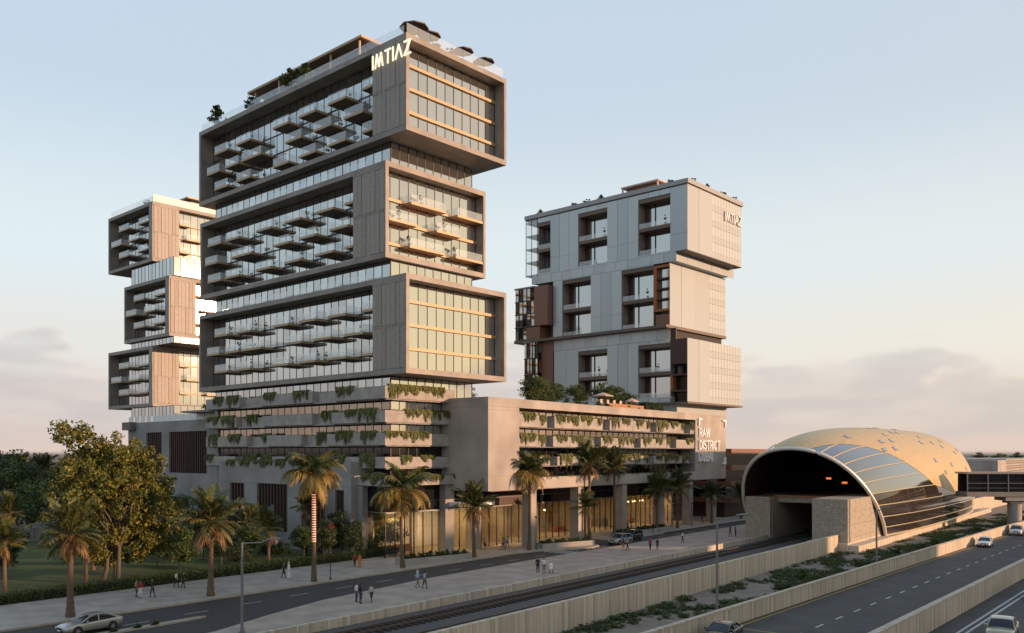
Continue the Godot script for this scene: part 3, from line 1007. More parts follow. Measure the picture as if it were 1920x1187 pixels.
		box(t, "top_edge", M.frame, a - 1.6, a + 0.5, e[1], e[1] + 0.35, e[2], e[3])
	# rust coloured niche of the middle block and the dark corner of the lowest one
	var nh := holder(t, "niche")
	box(nh, "niche_back", M.glass_b, a + 1.1, a + 1.2, 45.4, 54.0, 8.6, 12.0)
	box(nh, "niche_frame", M.rust, a - 0.06, a + 1.1, 45.2, 54.6, 11.6, 12.35)
	box(nh, "niche_frame", M.rust, a - 0.06, a + 1.1, 54.1, 54.6, 8.36, 11.58)
	box(nh, "niche_frame", M.rust, a - 0.06, a + 1.1, 44.7, 45.2, 8.36, 12.35)
	for k in 3:
		box(nh, "niche_shelf", M.brown_dark, a + 0.1, a + 1.1, 47.2 + k * 2.2, 47.5 + k * 2.2, 8.4, 11.58)
	box(nh, "niche_foot", M.brown, a - 0.05, a + 0.3, 41.6, 44.0, 8.36, 11.8)
	var ch := holder(t, "brown_corner")
	box(ch, "corner_panel", M.brown_dark, a - 0.08, a + 0.3, 33.2, 38.45, 4.1, 8.18)
	box(ch, "corner_panel", M.brown_dark, a + 0.1, a + 0.4, 38.5, 40.9, 6.9, 8.3)
	box(ch, "recess_back", M.glass_dark, a + 1.6, a + 1.7, 25.2, 33.2, 4.2, 8.1)
	box(ch, "recess_side", M.rust, a - 0.05, a + 1.5, 27.5, 30.8, 7.6, 8.15)
	for k in 2:
		box(ch, "recess_shelf", M.brown_dark, a - 0.05, a + 1.6, 27.3 + k * 3.4, 27.7 + k * 3.4, 4.2, 8.1)
	sign_text(t, "IMTIAZ", 1.95, 0.24, 0.3, 0.14, M.white, Vector3(89.4, 66.2, -3.98))
	var pv := holder(t, "roof_pavilion")
	box(pv, "canopy", M.umbrella_pale, 78.0, 86.0, 74.6, 74.9, 14.0, 24.0)
	box(pv, "wall", M.brown, 79.0, 85.0, 71.9, 74.5, 15.0, 23.0)
	for k in 2:
		box(pv, "post", M.umbrella_pale, 78.1, 78.4, 71.9, 74.6, 14.2 + k * 9.3, 14.5 + k * 9.3)


# ---------- podium ----------
var trails := []   # places for trailing plants: [world position of the planter's top edge, turn, width, drop, where it hangs]


func louvre_bay(t: Node3D, a: float, b0: float, b1: float, y0: float, y1: float, m: Material) -> void:
	var h := holder(t, "louvred_window")
	box(h, "window_back", M.dark_inside, a + 0.45, a + 0.5, y0, y1, b0, b1)
	var nn := maxi(3, int((b1 - b0) / 0.75))
	for k in nn:
		var b := lerpf(b0, b1, (k + 0.5) / nn)
		box(h, "louvre", m, a + 0.1, a + 0.34, y0 + 0.02, y1 - 0.02, b - 0.09, b + 0.09)
	for k in 3:
		box(h, "crossbar", M.mullion, a + 0.35, a + 0.42, lerpf(y0, y1, (k + 0.6) / 3.2), lerpf(y0, y1, (k + 0.6) / 3.2) + 0.1, b0, b1)


func planter_run_a(t: Node3D, a: float, b0: float, b1: float, y0: float, y1: float, where: String, sd: int) -> void:
	# planter troughs along a left face, some set back so that the front is stepped
	var r := RandomNumberGenerator.new()
	r.seed = sd
	var b := b0
	var k := 0
	while b < b1 - 1.0:
		var w := minf(r.randf_range(4.2, 7.6), b1 - b)
		if b1 - b - w < 2.0:
			w = b1 - b
		var back := 0.0 if k % 3 != 2 else 1.0
		var h := holder(t, "planter")
		box(h, "trough", M.planter, a + back, a + 1.5, y0, y1 - back * 0.12, b + 0.02, b + w - 0.02)
		box(h, "soil", M.soil, a + back + 0.14, a + 1.4, y1 - 0.1 - back * 0.12, y1 - 0.06 - back * 0.12 + 0.1, b + 0.2, b + w - 0.2)
		if r.randf() < 0.82:
			var lw := minf(w - 0.3, r.randf_range(2.0, 5.4))
			var lb := b + w * 0.5 + (w - lw) * 0.5 * r.randf_range(-1, 1)
			trails.append([tw(a + back - 0.02, y1, lb), -PI / 2 - TT, lw, r.randf_range(1.2, 1.8), where])
		b += w
		k += 1


func corner_podium() -> void:
	var t := tthing("podium_building", "terraced corner podium with planted grey balconies beneath the tallest tower", "building", -5.0, 0.0, 5.0)
	var off: Vector3 = t.get_meta("off")
	var ps := Panes.new()
	ps.owner = t
	var lv := [[21.7, 23.35], [18.5, 20.1], [15.4, 17.05], [12.3, 13.8]]
	box(t, "core", M.dark_inside, -8.8, 0.6, 9.95, 21.6, 2.0, 46.4)
	box(t, "core", M.dark_inside, -8.8, 0.6, 0.2, 9.9, 9.3, 46.4)
	box(t, "roof_deck", M.plaster_grey, -9.0, 12.0, 21.62, 21.95, 1.6, 60.0)
	var levels := ["top", "second", "third", "fourth"]
	for k in 4:
		var y0: float = lv[k][0]
		var y1: float = lv[k][1]
		box(t, "floor_slab", M.planter, -11.0, -8.9, y0 - 0.16, y0 - 0.002, 0.6, 47.0)
		box(t, "floor_slab", M.planter, -11.0, 0.6, y0 - 0.16, y0 - 0.003, 0.2, 1.9)
		planter_run_a(t, -11.36, 1.42, 47.0, y0, y1, "%s planter row of the corner podium's long side" % levels[k], 31 + k * 7)
		var h := holder(t, "planter")
		var a1 := 0.55 if k else 1.7
		box(h, "trough", M.planter, -11.36, a1, y0, y1, 0.0, 1.4)
		box(h, "soil", M.soil, -11.2, a1 - 0.1, y1 + 0.002, y1 + 0.05, 0.2, 1.3)
		var hang := [[[-9.0, 3.6], [-5.2, 4.0], [-1.8, 2.8]], [[-6.2, 3.2], [-2.8, 3.6], [0.0, 1.4]], [[-10.2, 2.2], [-7.0, 3.4], [-4.4, 1.8]], [[-7.6, 2.0], [-3.6, 2.6]]]
		for e in hang[k]:
			trails.append([tw(e[0], y1, -0.02), -TT, e[1], [1.5, 1.25, 1.2, 1.0][k], "%s planter row of the corner podium's street side" % levels[k]])
		# windows behind
		var top: float = 21.6 if k == 0 else lv[k - 1][0] - 0.18
		if k > 0:
			var warm: Array = [M.glass_warm, M.glass_warm_b, M.glass_warm] if k < 3 else [M.glass_dark]  # lower rows: dark glass stands in for reflections of unbuilt trees
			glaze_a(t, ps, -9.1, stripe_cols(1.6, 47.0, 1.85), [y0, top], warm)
			glaze_b(t, ps, 1.55, stripe_cols(-9.1, 2.0, 1.58), [y0, top], [M.glass_street_bright, M.glass_street_bright_b] if k < 3 else [M.glass_dark])
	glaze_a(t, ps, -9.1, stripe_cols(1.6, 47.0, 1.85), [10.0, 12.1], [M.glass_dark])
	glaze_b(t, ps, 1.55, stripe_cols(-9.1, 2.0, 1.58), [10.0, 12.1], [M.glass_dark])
	# planted terrace over the ground floor
	var th := holder(t, "terrace")
	box(th, "deck", M.planter_dark, -11.85, 6.9, 9.9, 10.35, -0.45, 7.0)
	box(th, "trough", M.planter, -12.0, 6.95, 9.9, 11.1, -0.95, -0.5)
	box(th, "trough", M.planter, -12.0, -11.55, 9.9, 11.1, -0.48, 5.2)
	box(th, "soffit", M.wood, -11.8, 6.8, 9.84, 9.88, -0.4, 6.0)
	for e in [[-10.4, 2.6], [-6.4, 1.6], [-2.6, 2.2], [1.2, 1.4], [3.4, 1.8], [5.6, 1.9]]:
		trails.append([tw(e[0], 11.1, -0.97), -TT, e[1], 1.1, "terrace above the corner podium's glazed ground floor"])
	trails.append([tw(-12.02, 11.1, 2.4), -PI / 2 - TT, 3.8, 1.5, "terrace end above the lawn"])
	# ground floor: columns, tall glass, dark band above
	box(t, "column", M.plaster, -0.5, 1.25, 0.14, 9.83, -0.3, 1.3)
	box(t, "column", M.plaster, 5.2, 6.85, 0.14, 9.83, -0.3, 1.3)
	box(t, "column", M.plaster_grey, -11.9, -10.9, 0.14, 9.83, 4.2, 5.2)
	box(t, "slim_post", M.brown, -7.0, -6.75, 0.14, 9.83, -0.2, 0.05)
	for seg in [[-10.8, -0.52], [1.27, 5.18]]:
		var cols := stripe_cols(seg[0], seg[1], 1.75)
		for k in cols.size() - 1:
			pane(ps, t, "shop_window", M.shop_glass, cols[k] + 0.06, cols[k + 1] - 0.06, 0.2, 6.1, 0.6, 0.64)
			box(t, "shop_mullion", M.mullion, cols[k] - 0.06, cols[k] + 0.06, 0.15, 6.2, 0.56, 0.7)
		box(t, "spandrel", M.glass_dark, seg[0], seg[1], 6.3, 9.8, 0.9, 1.0)
		box(t, "transom", M.metal_grey, seg[0], seg[1], 6.12, 6.28, 0.5, 0.8)
		box(t, "transom", M.metal_grey, seg[0], seg[1], 7.6, 7.68, 0.82, 0.89)
	for k in 3:
		pane(ps, t, "shop_window", M.shop_glass, -10.85, -10.81, 0.2, 6.1, 0.7 + k * 1.18, 1.8 + k * 1.18)
	box(t, "spandrel", M.glass_dark, -10.8, -10.7, 6.3, 9.8, 1.0, 4.2)
	box(t, "shop_floor", M.shop_floor, -10.6, 6.8, 0.15, 0.2, 0.8, 9.0)
	box(t, "shop_back_wall", M.white, -10.6, 6.8, 0.2, 6.2, 8.9, 9.1)
	box(t, "shop_ceiling", M.white, -10.6, 6.8, 6.2, 6.28, 1.05, 9.0)
	box(t, "counter", M.wood, -8.5, -2.5, 0.2, 1.2, 4.6, 5.4)
	# grey wall block with louvred windows, beside the lawn
	var g := -13.0
	var open := [[20.4, 28.6, 2.6, 9.7], [11.2, 16.8, 0.3, 9.4], [6.8, 8.8, 2.6, 9.2], [32.2, 36.5, 2.0, 9.6]]
	var ed := [5.2, 39.9]
	for o in open:
		ed.append(o[0])
		ed.append(o[1])
	ed.sort()
	box(t, "wall", M.plaster_grey, g, g + 0.6, 9.72, 13.1, 5.2, 39.9)
	for k in ed.size() - 1:
		var win = null
		for o in open:
			if absf(o[0] - ed[k]) < 0.01:
				win = o
		if win == null:
			box(t, "wall", M.plaster_grey, g, g + 0.6, 0.0, 9.69, ed[k], ed[k + 1])
		else:
			if win[2] > 0.5:
				box(t, "wall", M.plaster_grey, g + 0.002, g + 0.6, 0.0, win[2], ed[k], ed[k + 1])
			box(t, "wall", M.plaster_grey, g + 0.002, g + 0.6, win[3], 9.69, ed[k], ed[k + 1])
			louvre_bay(t, g, win[0], win[1], win[2], win[3], M.brown if win[2] < 1.0 else M.louvre)
	box(t, "wall", M.plaster_grey, g + 0.6, -9.2, 0.0, 13.05, 5.2, 5.7)
	box(t, "wall", M.plaster_grey, g + 0.6, -9.2, 0.0, 13.05, 39.4, 39.9)
	box(t, "roof_deck", M.planter_dark, g + 0.6, -9.2, 12.6, 12.8, 5.7, 39.4)
	for k in 9:
		trails.append([tw(g - 0.02, 13.12, 8.0 + k * 3.4 + (k % 3) * 0.5), -PI / 2 - TT, 2.6 + (k % 2) * 0.8, [0.7, 1.3, 0.9][k % 3], "top of the grey podium wall beside the lawn"])
	# the older block further along, under the left tower
	var a := -6.0
	box(t, "wall", M.plaster_grey, a, a + 0.6, 18.4, 20.5, 47.0, 88.0)
	box(t, "wall", M.plaster_grey, a, a + 0.6, 0.0, 10.6, 47.0, 88.0)
	for e in [[47.0, 56.4], [70.6, 73.6], [80.0, 88.0]]:
		box(t, "wall", M.plaster_grey, a, a + 0.6, 10.6, 18.4, e[0], e[1])
	louvre_bay(t, a, 56.4, 70.6, 10.6, 18.4, M.louvre)
	louvre_bay(t, a, 73.6, 80.0, 10.6, 18.4, M.louvre)
	box(t, "wall", M.plaster_grey, a + 0.6, 30.0, 0.0, 20.5, 87.4, 88.0)
	box(t, "roof_deck", M.plaster_grey, a + 0.6, 30.0, 20.2, 20.45, 47.0, 87.4)
	box(t, "wall", M.plaster_grey, -9.3, a, 0.0, 21.6, 46.5, 47.6)
	for k in 16:
		box(t, "white_parapet", M.white, a + 0.05, a + 0.15, 20.5, 21.7, 47.2 + k * 2.55, 49.6 + k * 2.55)
	box(t, "side_planter", M.planter_dark, a - 1.2, a, 19.0, 20.6, 84.5, 88.2)
	box(t, "side_planter", M.planter_dark, -8.8, -6.02, 17.2, 18.7, 47.5, 50.5)
	box(t, "side_planter", M.planter_dark, -8.8, -6.02, 11.9, 13.4, 47.5, 50.5)
	end_panes(ps)
	# lit shops
	for e in [[-6.5, 4.0], [3.2, 4.0]]:
		var p := box(t, "light_panel", M.light_panel, e[0] - 2.0, e[0] + 2.0, 6.1, 6.16, 3.5, 4.5)
		lamp_area(tw(e[0], 6.05, 4.0), Vector2(4.0, 1.0), 42.0)


func lamp_area(at: Vector3, size: Vector2, energy: float) -> void:
	var l := AreaLight3D.new()
	l.name = numbered("shop_light")
	l.light_color = Color(1.0, 0.82, 0.56)
	l.light_energy = energy
	l.area_size = size
	l.area_range = 30.0
	l.shadow_enabled = true
	add_child(l)
	l.position = at
	l.rotation.x = -PI / 2


func planter_run_d(t: Node3D, d: float, x0: float, x1: float, y0: float, y1: float, where: String, sd: int) -> void:
	var r := RandomNumberGenerator.new()
	r.seed = sd
	var x := x0
	var k := 0
	while x < x1 - 1.0:
		var w := minf(r.randf_range(4.5, 8.5), x1 - x)
		if x1 - x - w < 2.0:
			w = x1 - x
		var back := 0.0 if k % 3 != 1 else 1.1
		if back > 0.0:
			w = minf(w, 4.0)
		var h := holder(t, "planter")
		box(h, "trough", M.planter, x + 0.02, x + w - 0.02, y0, y1 - back * 0.1, d + back, d + 2.2)
		box(h, "soil", M.soil, x + 0.2, x + w - 0.2, y1 - back * 0.1 - 0.05, y1 - back * 0.1 + 0.05, d + back + 0.15, d + 2.1)
		var nt := 2 if w > 6.0 else 1
		for j in nt:
			if r.randf() < 0.9:
				var lw := minf(w / nt - 0.2, r.randf_range(2.2, 4.4))
				trails.append([W(x + w * (j + 0.5) / nt + r.randf_range(-0.5, 0.5), y1 - back * 0.1, d + back - 0.02), 0.0, lw, r.randf_range(1.2, 1.75), where])
		x += w
		k += 1


func wing() -> void:
	var t := thing("wing_building", "long beige podium wing with a recessed row of planted balconies, facing the street", "building", W(95, 0, 77))
	var ps := Panes.new()
	ps.owner = t
	var f := 76.5
	box(t, "end_pier", M.plaster, 94.6, 101.8, 9.0, 20.9, f, f + 7.0)
	box(t, "end_pier", M.plaster, 160.0, 174.5, 9.0, 20.9, f, f + 7.0)
	box(t, "cornice", M.plaster, 94.6, 174.5, 20.92, 22.2, f, f + 7.0)
	box(t, "sill_band", M.plaster, 101.82, 159.98, 9.0, 10.7, f, f + 3.2)
	box(t, "side_wall", M.plaster, 94.6, 95.2, 9.0, 22.2, f + 7.0, 112.0)
	box(t, "end_wall", M.plaster, 173.9, 174.5, 9.0, 22.2, f + 7.0, 112.0)
	box(t, "roof_deck", M.plaster_grey, 95.2, 173.9, 21.7, 22.0, f + 7.0, 130.0)
	box(t, "soffit", M.soffit, 95.3, 173.8, 8.9, 8.98, f + 0.1, 111.0)
	box(t, "core", M.dark_inside, 101.9, 159.9, 9.02, 21.6, 79.9, 80.4)
	# drawn lines of the cast panels on the piers
	for y in [11.1, 20.4]:
		box(t, "panel_groove", M.frame, 94.62, 101.78, y, y + 0.05, f - 0.004, f)
		box(t, "panel_groove", M.frame, 160.02, 174.48, y, y + 0.05, f - 0.004, f)
	var lv := [[18.2, 20.0], [15.3, 16.9], [12.4, 13.8]]
	for k in 3:
		planter_run_d(t, f + 0.15, 101.9, 159.8, lv[k][0], lv[k][1], "%s balcony row of the long wing" % ["top", "middle", "lowest"][k], 71 + k * 5)
		box(t, "floor_slab", M.planter_dark, 101.85, 159.95, lv[k][0] - 0.15, lv[k][0] - 0.002, f + 0.4, 79.7)
	for k in 11:
		trails.append([W(106.0 + k * 5.0, 10.72, f + 0.2), 0.0, 2.6, 0.35, "sill under the balcony rows of the long wing"])
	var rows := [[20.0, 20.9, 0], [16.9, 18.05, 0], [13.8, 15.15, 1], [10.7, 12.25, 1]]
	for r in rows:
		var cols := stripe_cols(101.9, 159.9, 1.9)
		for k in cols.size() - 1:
			pane(ps, t, "window_pane", [M.glass_rose_sky_b, M.glass_rose_sky][k % 2] if r[2] == 0 else M.glass_dark, cols[k] + 0.06, cols[k + 1] - 0.06, r[0] - 1.0, r[1], 79.75, 79.8)
	var mu := MB.new()
	for x in stripe_cols(101.9, 159.9, 1.9):
		mu.bxd(x - 0.06, x + 0.06, 9.8, 20.9, 79.68, 79.85, t.get_meta("off"))
	put(t, "mullions", mu.mesh(), M.mullion).set_meta("kind", "stuff")
	# ground floor
	for x in [105.0, 118.0, 132.0, 146.0, 158.0, 169.0]:
		box(t, "column", M.plaster, x, x + 1.5, 0.14, 8.88, f + 0.3, f + 1.9)
	var gd := 83.5
	var cols := stripe_cols(101.6, 173.0, 1.9)
	for k in cols.size() - 1:
		pane(ps, t, "shop_window", M.shop_glass, cols[k] + 0.07, cols[k + 1] - 0.07, 0.25, 6.0, gd, gd + 0.04)
		box(t, "shop_mullion", M.mullion, cols[k] - 0.07, cols[k] + 0.07, 0.15, 6.1, gd - 0.05, gd + 0.08)
	var spx := [101.6, 106.0, 112.0, 120.0, 131.0, 140.0, 150.0, 160.0, 173.0]
	for k in spx.size() - 1:
		box(t, "spandrel", [M.glass_dark, M.brown_dark][k % 2], spx[k] + 0.05, spx[k + 1] - 0.05, 6.3, 8.88, gd + 0.05, gd + 0.15)
	box(t, "transom", M.metal_grey, 101.6, 173.0, 6.1, 6.3, gd - 0.12, gd + 0.2)
	box(t, "transom", M.metal_grey, 101.6, 173.0, 7.5, 7.58, gd - 0.06, gd + 0.04)
	box(t, "shop_floor", M.shop_floor, 101.4, 173.0, 0.15, 0.2, gd + 0.2, 93.0)
	box(t, "shop_back_wall", M.shop_wall, 101.4, 173.0, 0.2, 6.2, 92.6, 93.0)
	box(t, "shop_ceiling", M.white, 101.4, 173.0, 6.2, 6.28, gd + 0.25, 92.6)
	var px := [101.3, 110.0, 118.5, 132.6, 146.5, 158.5, 167.0]
	for k in px.size():
		box(t, "partition", M.shop_wall, px[k], px[k] + 0.3, 0.2, 6.18, gd + 1.6, 92.55)
	for k in 8:
		var x := 103.0 + k * 8.4
		box(t, "shop_fitting", [M.wood, M.brown, M.planter_dark][k % 3], x, x + 3.6, 0.2, [1.1, 2.6, 1.6][k % 3], 88.5, 89.6)
		box(t, "shop_fitting", [M.rust, M.white, M.brown_dark][k % 3], x + 4.0, x + 6.2, [1.4, 0.2, 2.4][k % 3], [3.6, 1.2, 4.2][k % 3], 92.2, 92.55)
	end_panes(ps)
	for x in [105.6, 114.3, 125.5, 139.5, 152.5, 163.0]:
		box(t, "light_panel", M.light_panel, x - 2.4, x + 2.4, 6.1, 6.16, 86.6, 87.8)
		lamp_area(W(x, 6.05, 87.2), Vector2(4.8, 1.2), 44.0 if x > 120 else 34.0)
	# sign on the far pier
	var sg := thing("wall_sign", "raised pale letters of three words with corner brackets on the wing's end pier", "sign", W(167.0, 16.5, 76.4))
	sign_text(sg, "RAW", 1.65, 0.26, 0.34, 0.2, M.white, Vector3(161.35, 17.6, -76.49))
	sign_text(sg, "DISTRICT", 1.65, 0.26, 0.34, 0.26, M.white, Vector3(161.35, 15.15, -76.49))
	sign_text(sg, "DUBAI", 1.65, 0.26, 0.34, 0.22, M.white, Vector3(161.35, 12.75, -76.49))
	for e in [[161.0, 161.4, 19.8, 21.3], [161.4, 162.5, 20.95, 21.3], [173.6, 174.0, 19.8, 21.3], [172.5, 173.6, 20.95, 21.3], [173.6, 174.0, 12.0, 13.5], [172.5, 173.6, 12.0, 12.35]]:
		box(sg, "bracket", M.white, e[0], e[1], e[2], e[3], 76.14, 76.48)


func pendants() -> void:
	var spots := [[119.0, 4.6, 85.5], [119.9, 4.5, 86.0], [121.0, 4.7, 85.6], [122.0, 4.6, 86.2], [147.5, 4.9, 85.0], [148.8, 4.9, 85.3], [150.0, 4.9, 85.0], [151.4, 4.9, 85.3], [153.0, 4.9, 85.0], [154.5, 4.9, 85.3]]
	for k in spots.size():
		var s: Array = spots[k]
		var t := thing("pendant_lamp", "glowing pendant bulb, %s of the %s behind the wing's shop glass" % [ordinals[k % 4 if k < 4 else k - 4], "four in the nearer shop" if k < 4 else "six in the farther shop"], "lamp", W(s[0], s[1], s[2]), "pendant lamps in the shops")
		var sp := SphereMesh.new()
		sp.radius = 0.16
		sp.height = 0.32
		sp.radial_segments = 10
		sp.rings = 6
		put(t, "bulb", sp, M.bulb)
		box(t, "cord", M.metal_black, s[0] - 0.01, s[0] + 0.01, s[1] + 0.16, 6.19, s[2] - 0.01, s[2] + 0.01)
		if k % 3 == 0:
			var l := OmniLight3D.new()
			l.name = "glow"
			l.light_color = Color(1.0, 0.72, 0.4)
			l.light_energy = 0.5
			l.light_size = 0.15
			l.omni_range = 15.0
			l.omni_attenuation = 2.0
			l.shadow_enabled = true
			t.add_child(l, true)


# ---------- station ----------
func sup(t: float, p: float) -> float:
	return pow(maxf(0.0, 1.0 - pow(absf(t), p)), 1.0 / p)


# a point of the shell: x along the track, f from 0 (near foot) over the ridge to 1 (far foot)
func shell(x: float, f: float, shrink := 0.0) -> Vector3:
	var w := 13.0 * sup((x - 185.0) / 62.0, 2.5) - shrink
	var top := 5.0 + 14.3 * sup((x - 190.0) / 62.0, 3.1) - shrink
	var ang := -0.32 + f * (PI + 0.64)
	var c := cos(ang)
	var s := sin(ang)
	var wid := maxf(w, 0.05) * signf(c) * pow(absf(c), 0.92)
	var y := 5.0 + (maxf(top - 5.0, 0.05) * s if s > 0.0 else 12.5 * s)
	return Vector3(x, maxf(y, 0.95), -(48.8 - wid))


# where the leaning arch cuts the shell at f
func arch_x(f: float) -> float:
	var x := 142.0
	for k in 12:
		x = 148.6 - 0.93 * (shell(x, f).y - 1.0)
	return x


func split_f(x: float) -> float:
	# the edge between the gold roof and the glass sinks quickly from the arch, then runs level to the rear
	return lerpf(0.43, 0.15, clampf((x - 136.0) / 40.0, 0.0, 1.0)) - 0.06 * smoothstep(172.0, 206.0, x)


func split_x(f: float) -> float:
	var lo := 136.0
	var hi := 246.6
	if f <= 0.0905:
		return hi
	for k in 20:
		var m := (lo + hi) * 0.5
		if split_f(m) > f:
			lo = m
		else:
			hi = m
	return lo


func station() -> void:
	var t := thing("metro_station", "golden egg shaped station shell with a white rimmed arch over the rail tracks", "station", W(180, 0, 48.8))
	var off: Vector3 = t.get_meta("off")
	var nx := 72
	var xe := 246.6
	var gold := MB.new()
	var inner := MB.new()
	var rings := []
	var irings := []
	var nf := 40
	for k in nx + 1:
		var ring := []
		var iring := []
		for j in nf + 1:
			var u := float(k) / nx
			u = 1.0 - pow(1.0 - u, 1.35)
			var jf := float(j) / nf
			var fa := 0.0
			# gold runs from the split on the near side to the same split on the far side
			var f := 0.0
			var x := 0.0
			f = lerpf(0.38, 0.62, jf)
			for it in 3:
				x = lerpf(arch_x(f), xe, u)
				var sf := split_f(x)
				f = lerpf(sf, 1.0 - sf, jf)
			x = lerpf(arch_x(f), xe, u)
			ring.append(shell(x, f) - off)
			var fi := lerpf(0.0, 1.0, jf)
			var xi := lerpf(arch_x(fi) + 0.1, xe - 0.6, u)
			iring.append(shell(xi, fi, 0.35) - off)
		rings.append(ring)
		irings.append(iring)
	gold.loft(rings, false, false)
	put(t, "gold_roof", gold.mesh(), M.gold)
	inner.loft(irings, false, false)
	put(t, "inner_lining", inner.mesh(), M.station_inner)
	# glass strips below the split, on both sides
	var ns := 10
	for sd in 2:
		for k0 in ns:
			var g := MB.new()
			var gr := []
			var trim := []
			for k in nx + 1:
				var u := float(k) / nx
				u = 1.0 - pow(1.0 - u, 1.35)
				var ring := []
				for j in 4:
					var f := 0.43 * pow((k0 + j / 3.0) / ns, 1.15)
					var ff := f if sd == 0 else 1.0 - f
					var x := lerpf(arch_x(ff), maxf(split_x(f), arch_x(ff) + 0.02), u)
					ring.append(shell(x, ff, 0.03) - off)
					if j == 0:
						trim.append(shell(x, ff, -0.03) - off)
				gr.append(ring)
			g.loft(gr, false, false)
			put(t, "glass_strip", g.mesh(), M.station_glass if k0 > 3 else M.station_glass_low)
			var tr := MB.new()
			tr.tube(trim, [0.16 if k0 == 0 else 0.08], 6)
			put(t, "glass_trim", tr.mesh(), M.gold_trim)
	# white rim of the arch
	var rim := []
	for k in 61:
		var f := k / 60.0
		rim.append(shell(arch_x(f) - 0.05, f, -0.05) - off)
	var rm := MB.new()
	rm.tube(rim, [0.3], 8)
	put(t, "arch_rim", rm.mesh(), M.arch_rim)
	# roof windows
	for e in [[150, 0.40], [157, 0.30], [160, 0.34], [163, 0.30], [166, 0.34], [170, 0.45], [176, 0.40], [180, 0.40], [186, 0.33], [192, 0.37], [196, 0.33], [185, 0.24], [189, 0.19], [198, 0.22], [202, 0.31], [208, 0.35], [212, 0.28], [178, 0.47], [190, 0.46], [206, 0.17], [200, 0.125], [215, 0.20], [168, 0.38], [220, 0.3], [226, 0.24]]:
		var p := shell(e[0], e[1])
		var ux := (shell(e[0] + 0.5, e[1]) - shell(e[0] - 0.5, e[1])).normalized()
		var uf := (shell(e[0], e[1] + 0.01) - shell(e[0], e[1] - 0.01)).normalized()
		var nn := uf.cross(ux).normalized()
		if nn.y < 0.0:
			nn = -nn
		var h := holder(t, "roof_window")
		var b := MB.new()
		b.box(p - off + nn * 0.02, Vector3(1.7, 0.1, 0.85), Basis(ux, nn, ux.cross(nn)))
		put(h, "window_frame", b.mesh(), M.frame)
		var b2 := MB.new()
		b2.box(p - off + nn * 0.07, Vector3(1.5, 0.05, 0.62), Basis(ux, nn, ux.cross(nn)))
		put(h, "window_pane", b2.mesh(), M.glass_b)
	# concrete portal: two battered piers laid in courses, lintel and tunnel
	portal_pier(t, 143.0, 152.0, 54.6, 58.9, 7.0, -0.05, 1.0)
	portal_pier(t, 131.0, 150.0, 38.4, 43.6, 7.6, -0.05, -1.0)
	box(t, "lintel", M.stone, 146.0, 152.0, 6.0, 6.9, 43.4, 54.9)
	box(t, "deck", M.station_inner, 147.0, 232.0, 6.95, 7.4, 40.0, 57.5)
	box(t, "deck_edge", M.wood, 145.6, 146.9, 6.92, 7.2, 43.0, 55.0)
	box(t, "tunnel_wall", M.stone, 152.2, 228.0, 0.0, 6.9, 54.8, 55.3)
	box(t, "tunnel_wall", M.stone, 150.2, 228.0, 0.0, 6.9, 42.6, 43.2)
	box(t, "tunnel_end", M.dark_inside, 186.0, 186.5, 0.0, 6.9, 43.3, 54.7)
	box(t, "tunnel_inner_frame", M.dark_inside, 158.0, 158.4, 5.2, 6.9, 43.3, 54.7)
	box(t, "footing", M.concrete_wall, 129.6, 240.0, 0.0, 1.0, 36.6, 38.3)
	box(t, "footing", M.concrete_wall, 130.2, 151.0, 0.0, 1.25, 38.32, 44.2)
	box(t, "column", M.stone, 172.0, 173.2, 0.9, 8.0, 38.2, 39.2)
	for e in [[156.0, 9.0, 46.0], [158.0, 8.2, 42.0], [160.0, 9.6, 50.0], [163.0, 8.4, 44.0]]:
		box(t, "orange_light", M.orange_lamp, e[0], e[0] + 0.1, e[1], e[1] + 0.35, e[2], e[2] + 0.9)
	box(t, "back_window", M.station_glass, 166.0, 166.1, 8.0, 13.0, 41.5, 45.5)


func portal_pier(t: Node3D, x0: float, x1: float, d0: float, d1: float, h: float, lean: float, side: float) -> void:
	# courses of cut stone; the front leans, joints are open
	var off: Vector3 = t.get_meta("off")
	var pier := holder(t, "portal_pier")
	var st := MB.new()
	var rows := int(h / 0.36)
	for r in rows:
		var y0 := h * r / rows + (0.0 if side > 0 else 0.0)
		var y1 := h * (r + 1) / rows - 0.025
		var fx := x0 + lean * 8.0 * (1.0 - float(r) / rows) + 0.5 * float(r) / rows * -1.0
		var shift := 0.55 if r % 2 else 0.0
		var d := d0
		var inner := 0.09 * y0
		var lo := d0 + (inner * 0.0)
		var cut := [d0]
		var c := d0 + 0.6 + shift
		while c < d1 - 0.3:
			cut.append(c)
			c += 1.1
		cut.append(d1)
		for k in cut.size() - 1:
			var sx := 0.015 * float((k * 7 + r * 5) % 3)
			st.bxd(fx + sx, fx + 0.5, maxf(y0, 0.0), y1, cut[k] + 0.012, cut[k + 1] - 0.012, off)
	put(pier, "front_stones", st.mesh(), M.stone).set_meta("kind", "stuff")
	var bd := MB.new()
	bd.bxd(x0 + 0.35, x1, 0.0, h - 0.02, d0 + 0.05, d1 - 0.05, off)
	put(pier, "body", bd.mesh(), M.stone)
	# broad side slabs
	var ncol := int((x1 - x0) / 2.4)
	for k in ncol:
		for r in 4:
			var xa := lerpf(x0 + 0.52, x1, float(k) / ncol)
			var xb := lerpf(x0 + 0.52, x1, float(k + 1) / ncol)
			box(pier, "side_slab", M.stone, xa + 0.02, xb - 0.02, h * r / 4.0 + 0.02, h * (r + 1) / 4.0 - 0.02, d0 - 0.04, d0 + 0.04)


